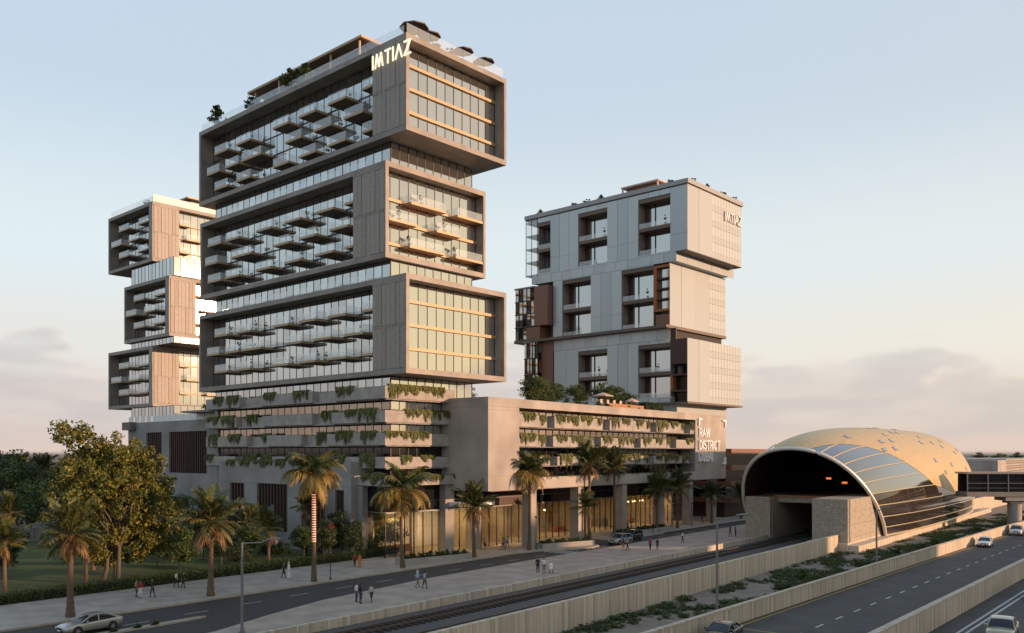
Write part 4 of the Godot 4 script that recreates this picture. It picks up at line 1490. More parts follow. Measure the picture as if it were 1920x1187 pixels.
func bridge() -> void:
	var t := thing("footbridge", "dark enclosed footbridge leaving the station's rear end across the highway", "bridge", W(190, 0, 27))
	t.rotation.y = -0.918   # runs across the highway
	t.set_meta("off", Vector3.ZERO)
	# own axis: x along the bridge
	box(t, "floor_beam", M.frame, -8.0, 46.0, 6.1, 7.0, -2.2, 2.2)
	box(t, "roof", M.clad, -8.0, 46.0, 10.4, 10.75, -2.4, 2.4)
	box(t, "inner_screen", M.dark_inside, -7.8, 45.8, 7.0, 10.4, 1.6, 1.7)
	box(t, "rail", M.metal_grey, -8.0, 46.0, 8.6, 8.7, -2.2, -2.1)
	box(t, "rail", M.metal_grey, -8.0, 46.0, 7.7, 7.76, -2.2, -2.1)
	for k in 14:
		box(t, "window_pane", M.glass_dark, -7.9 + k * 3.85, -4.2 + k * 3.85, 7.02, 10.38, -2.02, -1.98)
		box(t, "post", M.metal_grey, -8.0 + k * 3.85, -7.85 + k * 3.85, 7.0, 10.4, -2.25, -2.0)
	var pier := holder(t, "bridge_pier")
	var m := MB.new()
	var path := [Vector3(2.2, 0, 0), Vector3(2.2, 5.3, 0)]
	m.tube(path, [1.25, 1.25], 16)
	put(pier, "shaft", m.mesh(), M.concrete)
	box(pier, "cap", M.concrete, -0.6, 5.0, 5.3, 6.08, -2.0, 2.0)
	box(pier, "cap_foot", M.concrete, 0.6, 3.8, 4.8, 5.29, -1.4, 1.4)


func far_buildings() -> void:
	var t := thing("slatted_building", "long low building of horizontal slats behind the footbridge", "building", W(340, 0, 60))
	box(t, "body", M.frame, 316, 460, 0, 12.4, 44.5, 70)
	for k in 9:
		box(t, "slat", M.clad if k % 2 else M.plaster, 315.6, 460.4, 5.4 + k * 0.82, 5.9 + k * 0.82, 44.0, 44.45)
	box(t, "end_block", M.plaster, 300, 315.5, 0, 12.2, 44, 60)
	t = thing("brown_terrace_building", "dark brown terraced building glimpsed between the wing and the station arch", "building", W(195, 0, 90))
	for k in 4:
		box(t, "terrace_slab", M.brown, 181, 214, 3.4 + k * 3.6, 4.5 + k * 3.6, 78, 104)
		if k < 3:
			box(t, "storey", M.glass_dark, 182.5, 212, 4.5 + k * 3.6, 7.0 + k * 3.6, 80, 102)
	box(t, "ground_storey", M.brown_dark, 182, 213, 0.14, 3.4, 80, 103)
	t = thing("garden_wall", "low pale garden wall at the back of the lawn", "wall", W(70, 0, 140))
	for k in 9:
		box(t, "wall_panel", M.plaster_grey, 40 + k * 5.0, 44.9 + k * 5.0, 0.0, 2.4, 146, 146.4)
	# unseen blocks added to shape the shade: they keep the evening sun off the road, the tracks and the street
	var bl := [[98.0, 128.0, 42.0], [129.5, 160.0, 43.0], [161.5, 189.3, 42.5], [194.7, 214.0, 43.5]]
	var what := ["narrow beige shading block", "taller grey shading block", "low beige shading block", "tall grey shading block", "beige shading block at the end"]
	for k in bl.size():
		var e: Array = bl[k]
		t = thing("shading_block", "%s added unseen across the highway, behind the camera" % what[k], "building", W(e[0], 0, -150), "unseen shading blocks across the highway")
		var m: Material = M.plaster if k % 2 == 0 else M.concrete
		box(t, "wall", m, e[0], e[1], 0, e[2], -170, -150)
		box(t, "roof", M.plaster_grey, e[0] - 0.3, e[1] + 0.3, e[2], e[2] + 0.5, -170.3, -149.7)
		for r in int(e[2] / 3.4):
			for c in int((e[1] - e[0]) / 4.0):
				box(t, "window", M.glass_b, e[0] + 1.2 + c * 4.0, e[0] + 3.2 + c * 4.0, 1.0 + r * 3.4, 2.9 + r * 3.4, -150.02, -149.95)


# ---------- plants ----------
func rdir(r: RandomNumberGenerator) -> Vector3:
	var z := r.randf_range(-1, 1)
	var a := r.randf() * TAU
	var s := sqrt(1.0 - z * z)
	return Vector3(s * cos(a), z, s * sin(a))


# a crown of unit radius: leaves gathered in clumps through an uneven volume
func crown_mesh(sd: int, nclump: int, per: int, size: float, cols: Array, spread := Vector3(1, 1, 1), gaps := 0.25) -> ArrayMesh:
	var r := RandomNumberGenerator.new()
	r.seed = sd
	var b := MB.new()
	for k in nclump:
		var u := rdir(r)
		var rad := pow(r.randf(), 0.42) * 0.86
		var ctr := u * rad
		if ctr.y < -0.55:
			ctr.y *= 0.6
		var cr := r.randf_range(0.16, 0.34) * (1.15 - 0.3 * rad)
		var tone := r.randf_range(0.75, 1.25)
		var base: Color = cols[r.randi() % cols.size()]
		for j in per:
			var q := rdir(r)
			var p := ctr + q * cr * pow(r.randf(), 0.35) * Vector3(1.15, 0.8, 1.15)
			var al := (rdir(r) + q * 0.6 + Vector3(0, -0.25, 0)).normalized()
			var ac := al.cross(rdir(r)).normalized()
			var s := size * r.randf_range(0.6, 1.3)
			var tt := tone * r.randf_range(0.8, 1.2)
			b.col = Color(base.r * tt, base.g * tt, base.b * tt)
			b.leaf(p * spread, al * s, ac * s * 0.55, al.cross(ac) * s * 0.18)
	return b.mesh()


func limb(b: MB, p0: Vector3, p1: Vector3, r0: float, r1: float, r: RandomNumberGenerator, bow := 0.08) -> void:
	var path := []
	var rad := []
	var sway := Vector3(r.randf_range(-1, 1), 0, r.randf_range(-1, 1)) * p0.distance_to(p1) * bow
	for k in 6:
		var t := k / 5.0
		path.append(p0.lerp(p1, t) + sway * sin(t * PI))
		rad.append(lerpf(r0, r1, t) * (1.0 + (0.35 if k == 0 else 0.0)))
	b.tube(path, rad, 7)


func tree(called: String, label: String, at: Vector3, centre_h: float, rad: Vector3, crown: ArrayMesh, sd: int, group: String, trunk := 0.12, ntrunk := 1) -> Node3D:
	var t := thing(called, label, "tree", at, group)
	var r := RandomNumberGenerator.new()
	r.seed = sd
	var tk := MB.new()
	for q in ntrunk:
		var foot := Vector3(r.randf_range(-0.5, 0.5), 0, r.randf_range(-0.5, 0.5)) * float(ntrunk - 1) * 0.6
		var fork := Vector3(foot.x * 1.3, maxf(centre_h - rad.y * 0.55, centre_h * 0.35), foot.z * 1.3)
		limb(tk, foot, fork, trunk, trunk * 0.7, r)
		for k in 4:
			var u := rdir(r)
			u.y = absf(u.y) * 0.7 + 0.15
			limb(tk, fork - Vector3(0, 0.05, 0), Vector3(0, centre_h, 0) + u * rad * 0.62, trunk * 0.55, trunk * 0.12, r, 0.12)
	put(t, "trunk", tk.mesh(), M.bark_grey)
	var c := put(t, "crown", crown, M.leaf, Vector3(0, centre_h, 0))
	c.scale = rad
	c.rotation.y = r.randf() * TAU
	return t


# one palm frond in the x-y plane: rachis rising at the given pitch and drooping, leaflets on both sides
func frond_mesh(pitch: float, droop: float, sd: int, cols: Array, fold := 0.5, ragged := 0.0, wide := 0.26) -> ArrayMesh:
	var r := RandomNumberGenerator.new()
	r.seed = sd
	var b := MB.new()
	var nseg := 26
	var p := Vector3.ZERO
	var path := [p]
	var rad := [0.02]
	var dirs := []
	for k in nseg:
		var t := float(k) / nseg
		var ang := pitch - droop * t * t
		var dv := Vector3(cos(ang), sin(ang), 0)
		dirs.append(dv)
		p += dv / nseg
		path.append(p)
		rad.append(lerpf(0.018, 0.004, t))
	b.col = (cols[0] as Color).lerp(Color(0.25, 0.17, 0.06), 0.5)
	b.tube(path, rad, 4)
	for k in range(3, nseg):
		var t := float(k) / nseg
		var ln := wide * (0.45 + 1.1 * sin(PI * pow(t, 0.75))) * r.randf_range(0.85, 1.1)
		for s in [-1.0, 1.0]:
			if r.randf() < ragged:
				continue
			var dv: Vector3 = dirs[k]
			var up := Vector3(-dv.y, dv.x, 0)
			var side := (Vector3(0, 0, s) * (1.0 - 0.35 * t) + dv * (0.55 + 0.5 * t) + up * (fold * 0.5) * r.randf_range(0.4, 1.2)).normalized()
			var tip: Vector3 = path[k] + side * ln + Vector3(0, -ln * (0.35 + 0.25 * r.randf()), 0)
			var mid: Vector3 = path[k] + side * ln * 0.55 + Vector3(0, -ln * 0.08, 0)
			var wv := dv * 0.024
			b.col = (cols[r.randi() % cols.size()] as Color) * r.randf_range(0.8, 1.2)
			b.quad(path[k] - wv * 0.4, path[k] + wv * 0.4, mid + wv, mid - wv)
			b.tri(mid - wv, mid + wv, tip)
	return b.mesh()


func frond_sets() -> void:
	var green := [Color(0.055, 0.075, 0.02), Color(0.07, 0.085, 0.022), Color(0.045, 0.065, 0.02), Color(0.09, 0.09, 0.025)]
	var olive := [Color(0.10, 0.095, 0.025), Color(0.13, 0.11, 0.03), Color(0.08, 0.085, 0.025)]
	var gold := [Color(0.22, 0.15, 0.03), Color(0.17, 0.13, 0.03), Color(0.26, 0.16, 0.035)]
	var dead := [Color(0.17, 0.095, 0.035), Color(0.21, 0.12, 0.045), Color(0.12, 0.07, 0.03)]
	meshes["date"] = [[], [], [], []]
	meshes["coco"] = [[], [], [], []]
	for v in 3:
		meshes["date"][0].append(frond_mesh(1.38 - v * 0.1, 0.35, 100 + v, green, 0.8))
		meshes["date"][1].append(frond_mesh(0.98 - v * 0.16, 0.55, 110 + v, green, 0.8))
		meshes["date"][2].append(frond_mesh(0.42 - v * 0.2, 0.65, 120 + v, olive if v == 2 else green, 0.6, 0.05))
		meshes["date"][3].append(frond_mesh(-0.3 - v * 0.3, 0.9, 130 + v, dead if v else olive, 0.1, 0.25, 0.2))
		meshes["coco"][0].append(frond_mesh(1.25 - v * 0.12, 1.0, 140 + v, green, 0.3, 0.0, 0.3))
		meshes["coco"][1].append(frond_mesh(0.85 - v * 0.12, 1.55, 150 + v, green + olive, 0.1, 0.0, 0.32))
		meshes["coco"][2].append(frond_mesh(0.3 - v * 0.15, 1.75, 160 + v, gold, -0.1, 0.03, 0.32))
		meshes["coco"][3].append(frond_mesh(-0.3 - v * 0.2, 1.2, 170 + v, gold if v else dead, -0.2, 0.1, 0.28))


func palm(called: String, label: String, at: Vector3, h: float, rad: float, sort: String, sd: int, group: String, count := [9, 13, 10, 9], trunk := 0.24, lean := 0.0) -> Node3D:
	var t := thing(called, label, "palm tree", at, group)
	var r := RandomNumberGenerator.new()
	r.seed = sd
	var tk := MB.new()
	var path := []
	var rr := []
	var nn := int(clampf(h * 4.0, 10, 44))
	var lv := Vector3(r.randf_range(-1, 1), 0, r.randf_range(-1, 1)) * lean
	for k in nn + 1:
		var f := float(k) / nn
		path.append(Vector3(0, h * f, 0) + lv * sin(f * PI * 0.8) * h * 0.05)
		rr.append(trunk * (1.0 + 0.55 * pow(1.0 - f, 7.0) + (0.28 if f > 0.93 else 0.0)) * (1.0 + (0.1 if k % 2 else -0.05)) * lerpf(1.05, 0.82, f))
	tk.tube(path, rr, 9)
	put(t, "trunk", tk.mesh(), M.bark)
	var head: Vector3 = path[nn]
	var bl := MB.new()
	for k in 14:
		var a := k * 2.4
		var dv := Vector3(cos(a), 0.9, sin(a)).normalized()
		bl.tube([head + Vector3(0, -0.5 + 0.03 * k, 0), head + Vector3(0, -0.3 + 0.03 * k, 0) + dv * 0.45], [trunk * 0.55, trunk * 0.18], 5)
	put(t, "boots", bl.mesh(), M.bark)
	var sets: Array = meshes[sort]
	var g := r.randf() * TAU
	for lvl in 4:
		for k in count[lvl]:
			var o := put(t, "frond", sets[lvl][r.randi() % 3], M.frond, head + Vector3(0, 0.05 - 0.12 * lvl, 0))
			g += 2.399963
			var s: float = rad * r.randf_range(0.74, 1.18) * [1.0, 1.05, 1.0, 0.85][lvl]
			o.rotation = Vector3(r.randf_range(-0.3, 0.3), g + r.randf_range(-0.3, 0.3), r.randf_range(-0.26, 0.26))
			o.scale = Vector3.ONE * s
	return t


func trailing_mesh(sd: int, cols: Array, w: float, drop: float) -> ArrayMesh:
	# strands of small leaves spilling over a trough, front towards +z
	var r := RandomNumberGenerator.new()
	r.seed = sd
	var b := MB.new()
	var ns := int(w * 30.0)
	var nz := FastNoiseLite.new()
	nz.seed = sd
	nz.frequency = 0.6
	for k in ns:
		var x := w * (r.randf() - 0.5)
		var edge := 1.0 - pow(absf(x) * 2.0 / w, 9.0)
		var ln := drop * clampf(0.6 + 0.75 * nz.get_noise_1d(x * 1.6) + r.randf_range(-0.2, 0.35), 0.1, 1.15) * (0.35 + 0.65 * edge)
		var tone := r.randf_range(0.7, 1.3)
		var z0 := r.randf_range(-0.35, 0.05)
		var steps := int(4 + ln * 9.0)
		for j in steps:
			var f := float(j) / steps
			var y := 0.16 - f * ln + (0.12 * r.randf() if j < 2 else 0.0)
			var z := z0 + (0.14 + 0.1 * r.randf()) * smoothstep(0.0, 0.25, f)
			var s := r.randf_range(0.07, 0.14)
			var al := Vector3(r.randf_range(-0.6, 0.6), -1, r.randf_range(-0.2, 0.8)).normalized()
			var ac := al.cross(Vector3(r.randf_range(-0.5, 0.5), 0.2, 1)).normalized()
			b.col = (cols[r.randi() % cols.size()] as Color) * tone * r.randf_range(0.85, 1.15)
			b.leaf(Vector3(x + r.randf_range(-0.06, 0.06), y, z), al * s, ac * s * 0.6, Vector3.ZERO)
	# bushy heads on top
	for k in int(w * 40.0):
		var p := Vector3(w * (r.randf() - 0.5), r.randf_range(0.0, 0.28), r.randf_range(-0.7, 0.05))
		var al := (rdir(r) + Vector3(0, 0.5, 0.2)).normalized()
		b.col = (cols[r.randi() % cols.size()] as Color) * r.randf_range(0.7, 1.2)
		b.leaf(p, al * 0.09, al.cross(rdir(r)).normalized() * 0.05, Vector3.ZERO)
	return b.mesh()


func trailing_plants() -> void:
	var cols := [Color(0.085, 0.105, 0.018), Color(0.115, 0.125, 0.02), Color(0.065, 0.085, 0.018), Color(0.145, 0.135, 0.025)]
	var kinds := []
	for k in 7:
		kinds.append(trailing_mesh(300 + k * 13, cols, 3.0, [1.2, 1.4, 1.0, 1.3, 1.1, 1.5, 0.9][k]))
	var seen := {}
	var total := {}
	for e in trails:
		total[e[4]] = total.get(e[4], 0) + 1
	var n := 0
	for e in trails:
		var k: int = seen.get(e[4], 0)
		seen[e[4]] = k + 1
		var size: String = "wide " if e[2] > 3.2 else ("narrow " if e[2] < 1.9 else "")
		var which: String = ordinals[k] if total[e[4]] > 1 else "single"
		var t := thing("trailing_plant", "%strailing plant, %s, %s" % [size, which, e[4]], "plant", e[0], "plants trailing over the podium planters")
		t.rotation.y = e[1]
		var o := put(t, "leaves", kinds[n % 7], M.leaf)
		o.scale = Vector3(e[2] / 3.0 * (-1.0 if n % 2 else 1.0), e[3] / 1.2, 1.0)
		n += 1


func shrub_mesh(sd: int, cols: Array, nl: int) -> ArrayMesh:
	return crown_mesh(sd, 16, nl / 16, 0.12, cols)


func potted(label: String, at: Vector3, s: float, mesh: ArrayMesh, group: String) -> void:
	var t := thing("potted_plant", label, "plant", at, group)
	var b := MB.new()
	b.tube([Vector3.ZERO, Vector3(0, 0.4 * s, 0)], [0.16 * s, 0.22 * s], 8)
	put(t, "pot", b.mesh(), M.planter_dark)
	var b2 := MB.new()
	b2.tube([Vector3(0, 0.3 * s, 0), Vector3(0.03, 0.85 * s, 0.02)], [0.02 * s, 0.012 * s], 4)
	put(t, "stem", b2.mesh(), M.bark)
	var c := put(t, "foliage", mesh, M.leaf, Vector3(0, 1.0 * s, 0))
	c.scale = Vector3(0.4, 0.52, 0.4) * s


func vegetation() -> void:
	frond_sets()
	var P := ["beside the silver car", "in front of the round lawn tree", "with fairy lights round its trunk", "at the start of the stone planter", "at the end of the stone planter", "in front of the wing's beige corner", "short, in the second stone planter", "tall, behind the short planter palm", "tall, left of the parked cars", "in the dark planter under the wing", "in front of the wing's fourth column", "under the wing's raised letters", "between the wing and the station"]
	var sp := [[36.9, 76.3, 7.3, 3.0], [50.8, 76.5, 7.6, 3.5], [63.4, 76.0, 12.0, 3.5], [77.7, 76.4, 9.8, 3.8], [91.7, 76.6, 7.1, 3.2], [103.3, 75.8, 11.6, 3.5], [115.2, 73.6, 6.0, 2.4], [119.6, 75.7, 12.7, 3.7], [126.5, 75.2, 12.0, 3.3], [141.5, 75.2, 7.6, 3.5], [150.2, 75.5, 8.1, 3.7], [165.0, 75.4, 6.0, 3.0], [181.0, 75.8, 5.4, 2.8]]
	for k in sp.size():
		var e: Array = sp[k]
		var sort := "coco" if k in [2, 3, 5] else "date"
		var cnt: Array = [9, 13, 11, 10] if k < 6 else [8, 11, 9, 7]
		if sort == "coco":
			cnt = [6, 9, 8, 6]
		var t := palm("street_palm", "street palm %s" % P[k], W(e[0], 0.14, e[1]), e[2], e[3], sort, 500 + k, "palms along the street", cnt, 0.26 if k < 2 else 0.22, 0.5 if k in [3, 5] else (0.0 if k == 2 else 0.15))
		if k == 2:
			var fl := MB.new()
			for j in 20:
				fl.tube([Vector3(0, 4.4 + j * 0.27, 0), Vector3(0, 4.52 + j * 0.27, 0)], [0.235, 0.235], 9)
			put(t, "fairy_lights", fl.mesh(), M.fairy_light)
			var nuts := MB.new()
			for j in 9:
				var a := j * 2.4
				nuts.tube([Vector3(cos(a) * 0.3, 11.6, sin(a) * 0.3), Vector3(cos(a) * 0.34, 11.4, sin(a) * 0.34), Vector3(cos(a) * 0.3, 11.25, sin(a) * 0.3)], [0.03, 0.13, 0.03], 6)
			put(t, "coconuts", nuts.mesh(), M.rust)
	var lp := [[38.4, 92.7, 5.5, 2.4, "at the lawn's edge by the hedge, farthest from the tower"], [46.0, 91.8, 4.2, 1.9, "on the lawn with brown hanging fronds"], [69.2, 91.7, 4.9, 2.6, "behind the hedge between two street palms"], [73.2, 101.0, 4.6, 2.7, "deeper on the lawn left of the louvred wall"], [83.0, 99.0, 6.8, 2.6, "close to the grey wall's widest louvred window"], [87.0, 91.0, 4.6, 3.4, "broad and low, beside the glazed corner shop"], [79.0, 96.5, 7.0, 2.4, "before the wooden slatted doorway"], [92.1, 215.0, 10.2, 4.2, "tall and distant above the far trees, outermost"], [87.6, 194.0, 11.0, 3.8, "tall and distant beside the yellow tree"], [58.1, 138.5, 5.4, 3.4, "at the back of the lawn before the garden wall"], [64.0, 112.0, 4.6, 2.8, "behind the yellow green tree"], [53.0, 104.0, 5.0, 2.8, "half hidden at the lawn's dark far edge"]]
	for k in lp.size():
		var e: Array = lp[k]
		palm("garden_palm", "garden palm %s" % e[4], W(e[0], 0.1, e[1]), e[2], e[3], "date", 560 + k, "palms on the lawn", [7, 10, 8, 7] if k < 7 else [6, 8, 6, 4], 0.2, 0.3)
	palm("terrace_palm", "palm standing on the podium terrace against the wing's shaded side wall", tw(-1.2, 10.35, 3.0) , 5.0, 2.5, "date", 590, "", [7, 10, 8, 5], 0.16, 0.2)
	# crowns
	var dark := [Color(0.026, 0.044, 0.010), Color(0.036, 0.056, 0.012), Color(0.048, 0.066, 0.015)]
	var mid := [Color(0.06, 0.092, 0.016), Color(0.08, 0.11, 0.02), Color(0.045, 0.075, 0.015)]
	var yellow := [Color(0.11, 0.125, 0.018), Color(0.15, 0.14, 0.018), Color(0.085, 0.105, 0.018), Color(0.22, 0.17, 0.02), Color(0.06, 0.082, 0.016)]
	var c_dark := []
	var c_mid := []
	for k in 3:
		c_dark.append(crown_mesh(700 + k, 60, 70, 0.052, dark))
		c_mid.append(crown_mesh(720 + k, 60, 70, 0.05, mid))
	var c_far := [crown_mesh(740, 50, 46, 0.06, dark), crown_mesh(741, 50, 46, 0.06, mid)]
	# the big yellow green tree: several overlapping masses
	var big := MB.new()
	var r := RandomNumberGenerator.new()
	r.seed = 42
	for e in [[0.0, 10.6, 0.0, 6.4, 4.6, 130], [4.0, 8.4, -1.0, 4.6, 4.2, 80], [-3.6, 9.8, 1.0, 4.6, 4.2, 80], [1.2, 5.4, -1.5, 4.4, 3.6, 70], [5.2, 6.4, 1.0, 3.2, 3.0, 40], [-1.5, 14.2, 0.5, 3.2, 2.2, 40], [-4.6, 16.2, 1.0, 2.2, 1.0, 16], [2.6, 13.4, 0.0, 3.4, 2.0, 36], [-3.2, 5.2, 0.5, 3.6, 2.6, 46], [3.6, 3.9, -1.0, 2.6, 2.2, 34], [0.6, 3.0, -2.0, 1.6, 1.6, 14]]:
		for k in e[5]:
			var u := rdir(r)
			var rad := pow(r.randf(), 0.45)
			var ctr := Vector3(e[0] + u.x * rad * e[3], e[1] + u.y * rad * e[4], e[2] + u.z * rad * e[3])
			var cr := r.randf_range(0.45, 1.0)
			var lit := r.randf()
			for j in 78:
				var q := rdir(r)
				var p := ctr + q * cr * pow(r.randf(), 0.4)
				var al := (rdir(r) + Vector3(0, -0.3, 0)).normalized()
				var s := r.randf_range(0.1, 0.24)
				var base: Color = yellow[int(lit * 2.0 + r.randi() % 4) % 5]
				var tt := r.randf_range(0.75, 1.2)
				big.col = Color(base.r * tt, base.g * tt, base.b * tt)
				big.leaf(p, al * s, al.cross(rdir(r)).normalized() * s * 0.6, al * 0.02)
	var t := thing("yellow_green_tree", "large spreading tree with yellow green leaves, biggest tree on the lawn", "tree", W(49.3, 0.1, 93.1))
	var tk := MB.new()
	r.seed = 43
	for e in [[Vector3(-1.2, 0, 0.6), Vector3(-0.8, 4.4, 0.3)], [Vector3(0.9, 0, -0.4), Vector3(0.6, 4.6, 0.0)], [Vector3(0.2, 0, 1.4), Vector3(0.5, 4.0, 1.0)]]:
		limb(tk, e[0], e[1], 0.26, 0.2, r)
		for k in 6:
			var u := rdir(r)
			limb(tk, e[1], Vector3(u.x * 5.0, 8.5 + absf(u.y) * 5.5, u.z * 4.0), 0.16, 0.03, r, 0.1)
	limb(tk, Vector3(-2.0, 10.5, 0.5), Vector3(-6.0, 16.6, 1.0), 0.1, 0.015, r, 0.06)
	put(t, "trunk", tk.mesh(), M.bark_grey)
	put(t, "crown", big.mesh(), M.leaf)
	var rt := [[56.2, 90.8, 3.5, 2.6, 2.6, "round dark tree near the hedge, right of the yellow tree"], [64.2, 91.0, 1.9, 1.9, 1.5, "small round tree behind the near street lamp"], [70.6, 94.0, 1.8, 1.3, 1.3, "slim young tree at the centre of the lawn"], [70.9, 91.1, 1.9, 1.3, 1.2, "little tree close to the man in a white robe"], [76.2, 93.4, 2.9, 2.0, 1.8, "dark tree left of the bright doorway slats"], [74.5, 87.6, 3.4, 1.9, 2.6, "tall bushy tree beside the black lamp post"], [81.3, 91.7, 4.2, 2.9, 2.7, "dense dark tree before the grey wall's corner"], [80.6, 88.6, 3.0, 1.8, 2.4, "leafy tree behind the couple in red and orange"], [87.0, 87.9, 3.0, 2.5, 2.0, "dark tree half covering the corner shop window"], [54.0, 113.3, 3.6, 3.0, 2.6, "shady tree at the lawn's rear edge"], [48.5, 118.0, 3.2, 3.2, 2.6, "wide shady tree at the lawn's far corner"], [61.9, 110.1, 3.8, 3.0, 2.6, "tree in shade behind the yellow tree's trunks"], [75.9, 122.0, 5.0, 3.6, 3.2, "tree before the older podium wall"], [79.0, 112.0, 3.6, 3.0, 2.6, "tree under the older podium's louvred window"], [72.0, 106.0, 3.0, 2.6, 2.4, "low tree deep behind the lawn palms"], [66.0, 97.0, 2.4, 2.0, 1.9, "bushy tree in the middle of the lawn behind the near lamp"], [71.5, 99.0, 2.8, 2.4, 2.3, "dark tree close under the grey wall's first louvred window"], [77.8, 95.5, 2.5, 2.0, 2.0, "dark tree left of the wooden slatted doorway"], [79.8, 92.6, 2.2, 1.9, 1.8, "low dark tree beside the red blossom"], [84.0, 94.0, 2.8, 2.4, 2.2, "dark tree against the grey wall's end"], [84.6, 89.6, 1.9, 1.8, 1.5, "low round tree behind the hedge's end"], [68.0, 104.0, 3.4, 2.8, 2.8, "shady tree before the grey wall's far end"], [59.5, 101.0, 2.8, 2.4, 2.2, "shady tree behind the round dark tree"], [43.0, 105.0, 3.0, 2.6, 2.4, "dark tree on the lawn behind the brown fronded palm"], [40.5, 112.0, 3.4, 3.0, 2.8, "dark tree at the photo's edge behind the lawn"]]
	for k in rt.size():
		var e: Array = rt[k]
		tree("garden_tree", e[5], W(e[0], 0.1, e[1]), e[2], Vector3(e[3], e[4], e[3]), c_dark[k % 3] if k % 4 else c_mid[k % 3], 800 + k, "trees on the lawn", 0.1)
	var ft := [[80.5, 191.7, 8.8, 6.5, 5.4, "broad bright green tree at the photo's edge beyond the lawn"], [82.7, 172.0, 9.4, 5.6, 4.4, "dense green tree left of the yellow tree, beyond the lawn"], [106.2, 205.0, 12.6, 6.0, 5.0, "tall tree whose top shows above the yellow tree's shoulder"], [94.3, 162.7, 6.5, 5.6, 4.6, "dark tree between the yellow tree and the older podium"], [66.0, 150.0, 5.5, 5.0, 4.4, "dark tree beyond the garden wall"], [72.0, 165.0, 6.0, 5.6, 4.6, "second dark tree beyond the garden wall"], [58.0, 160.0, 6.0, 5.5, 5.0, "dark tree at the outer end of the garden wall"], [97.0, 230.0, 10.0, 7.5, 5.4, "distant tree under the clouds beyond the lawn"], [120.0, 240.0, 10.0, 7.0, 6.0, "distant tree behind the older podium"], [74.0, 205.0, 8.0, 7.5, 6.4, "distant wide tree at the photo's outer edge"]]
	for k in ft.size():
		var e: Array = ft[k]
		tree("distant_tree", e[5], W(e[0], 0, e[1]), e[2], Vector3(e[3], e[4], e[3]), c_far[0 if k % 4 == 3 else 1], 840 + k, "trees beyond the lawn", 0.3)
	# a far wood along the horizon: one mass
	var wood := MultiMesh.new()
	wood.transform_format = MultiMesh.TRANSFORM_3D
	wood.mesh = c_far[0]
	wood.instance_count = 170
	r.seed = 77
	for k in 170:
		var d := r.randf_range(260, 420)
		var x := r.randf_range(60, 330) + (d - 260) * 0.5
		var s := r.randf_range(6.0, 10.0)
		wood.set_instance_transform(k, Transform3D(Basis(Vector3.UP, r.randf() * TAU).scaled(Vector3(s, s * 0.85, s)), W(x, s * 0.75, d)))
	var wm := MultiMeshInstance3D.new()
	wm.name = "far_wood"
	wm.multimesh = wood
	wm.material_override = M.leaf
	add_child(wm)
	tag(wm, "far dark wood along the horizon behind the lawn", "wood", "", "stuff")
	# hedge along the sidewalk
	var hd := MB.new()
	for k in 26000:
		var x := r.randf_range(-4.0, 88.0)
		var face := r.randi() % 3
		var bump := 0.12 * sin(x * 1.7) + 0.08 * sin(x * 4.1)
		var p := Vector3(x, r.randf_range(0.05, 1.15) if face else 1.1 + bump + r.randf_range(-0.12, 0.1), -(87.3 + r.randf_range(0.0, 1.3)))
		if face == 1:
			p.z = -(87.3 + bump * 0.6 + r.randf_range(-0.12, 0.15))
		var al := rdir(r)
		var s := r.randf_range(0.06, 0.12)
		hd.col = (mid[r.randi() % 3] as Color) * r.randf_range(0.6, 1.3)
		hd.leaf(p - W(40, 0, 87.8), al * s, al.cross(rdir(r)).normalized() * s * 0.6, Vector3.ZERO)
	var hedge := thing("clipped_hedge", "long clipped green hedge between the sidewalk and the lawn", "hedge", W(40, 0, 87.8))
	put(hedge, "foliage", hd.mesh(), M.leaf)
	box(hedge, "branches", M.hedge_core, -4, 88, 0, 0.95, 87.5, 88.4)
	# verge: ground cover as stuff, the larger bushes one by one
	var sh := [shrub_mesh(900, mid, 900), shrub_mesh(901, dark, 900), shrub_mesh(902, mid + dark, 900)]
	var gc := MultiMesh.new()
	gc.transform_format = MultiMesh.TRANSFORM_3D
	gc.mesh = shrub_mesh(903, mid + dark, 260)
	var places := []
	var nz := FastNoiseLite.new()
	nz.seed = 8
	nz.frequency = 0.06
	for k in 7000:
		var x := r.randf_range(50, 300)
		var lo := hwy_d(x) + 0.6
		var d := r.randf_range(lo, minf(38.8 if x < 128 else 35.8, lo + 13.0))
		if nz.get_noise_2d(x, d * 2.2) + 0.12 * r.randf() > -0.06 + 0.12 * smoothstep(3.0, 9.0, d - lo):
			var s := r.randf_range(0.22, 0.55)
			places.append(Transform3D(Basis(Vector3.UP, r.randf() * TAU).scaled(Vector3(s * 1.3, s * 0.62, s * 1.3)), W(x, s * 0.3, d)))
	gc.instance_count = places.size()
	for k in places.size():
		gc.set_instance_transform(k, places[k])
	var gi := MultiMeshInstance3D.new()
	gi.name = "ground_cover"
	gi.multimesh = gc
	gi.material_override = M.leaf
	add_child(gi)
	tag(gi, "low green ground cover growing on the sandy verge", "ground cover", "", "stuff")
	var bs := []
	for k in 16:
		var x := 74.0 + k * 8.2 + r.randf_range(-1, 1)
		bs.append([x, hwy_d(x) + r.randf_range(1.4, 6.0), r.randf_range(0.7, 1.2)])
	for k in bs.size():
		var e: Array = bs[k]
		var b := thing("verge_bush", "rounded green bush on the sandy verge, %s from the photo's lower edge towards the bridge" % ordinals[k], "bush", W(e[0], 0.0, e[1]), "bushes on the verge")
		var c := put(b, "foliage", sh[k % 3], M.leaf, Vector3(0, e[2] * 0.5, 0))
		c.scale = Vector3(e[2] * 1.3, e[2] * 0.75, e[2] * 1.3)
		var st := MB.new()
		limb(st, Vector3.ZERO, Vector3(0.1, e[2] * 0.5, 0), 0.05, 0.02, r)
		put(b, "stem", st.mesh(), M.bark)
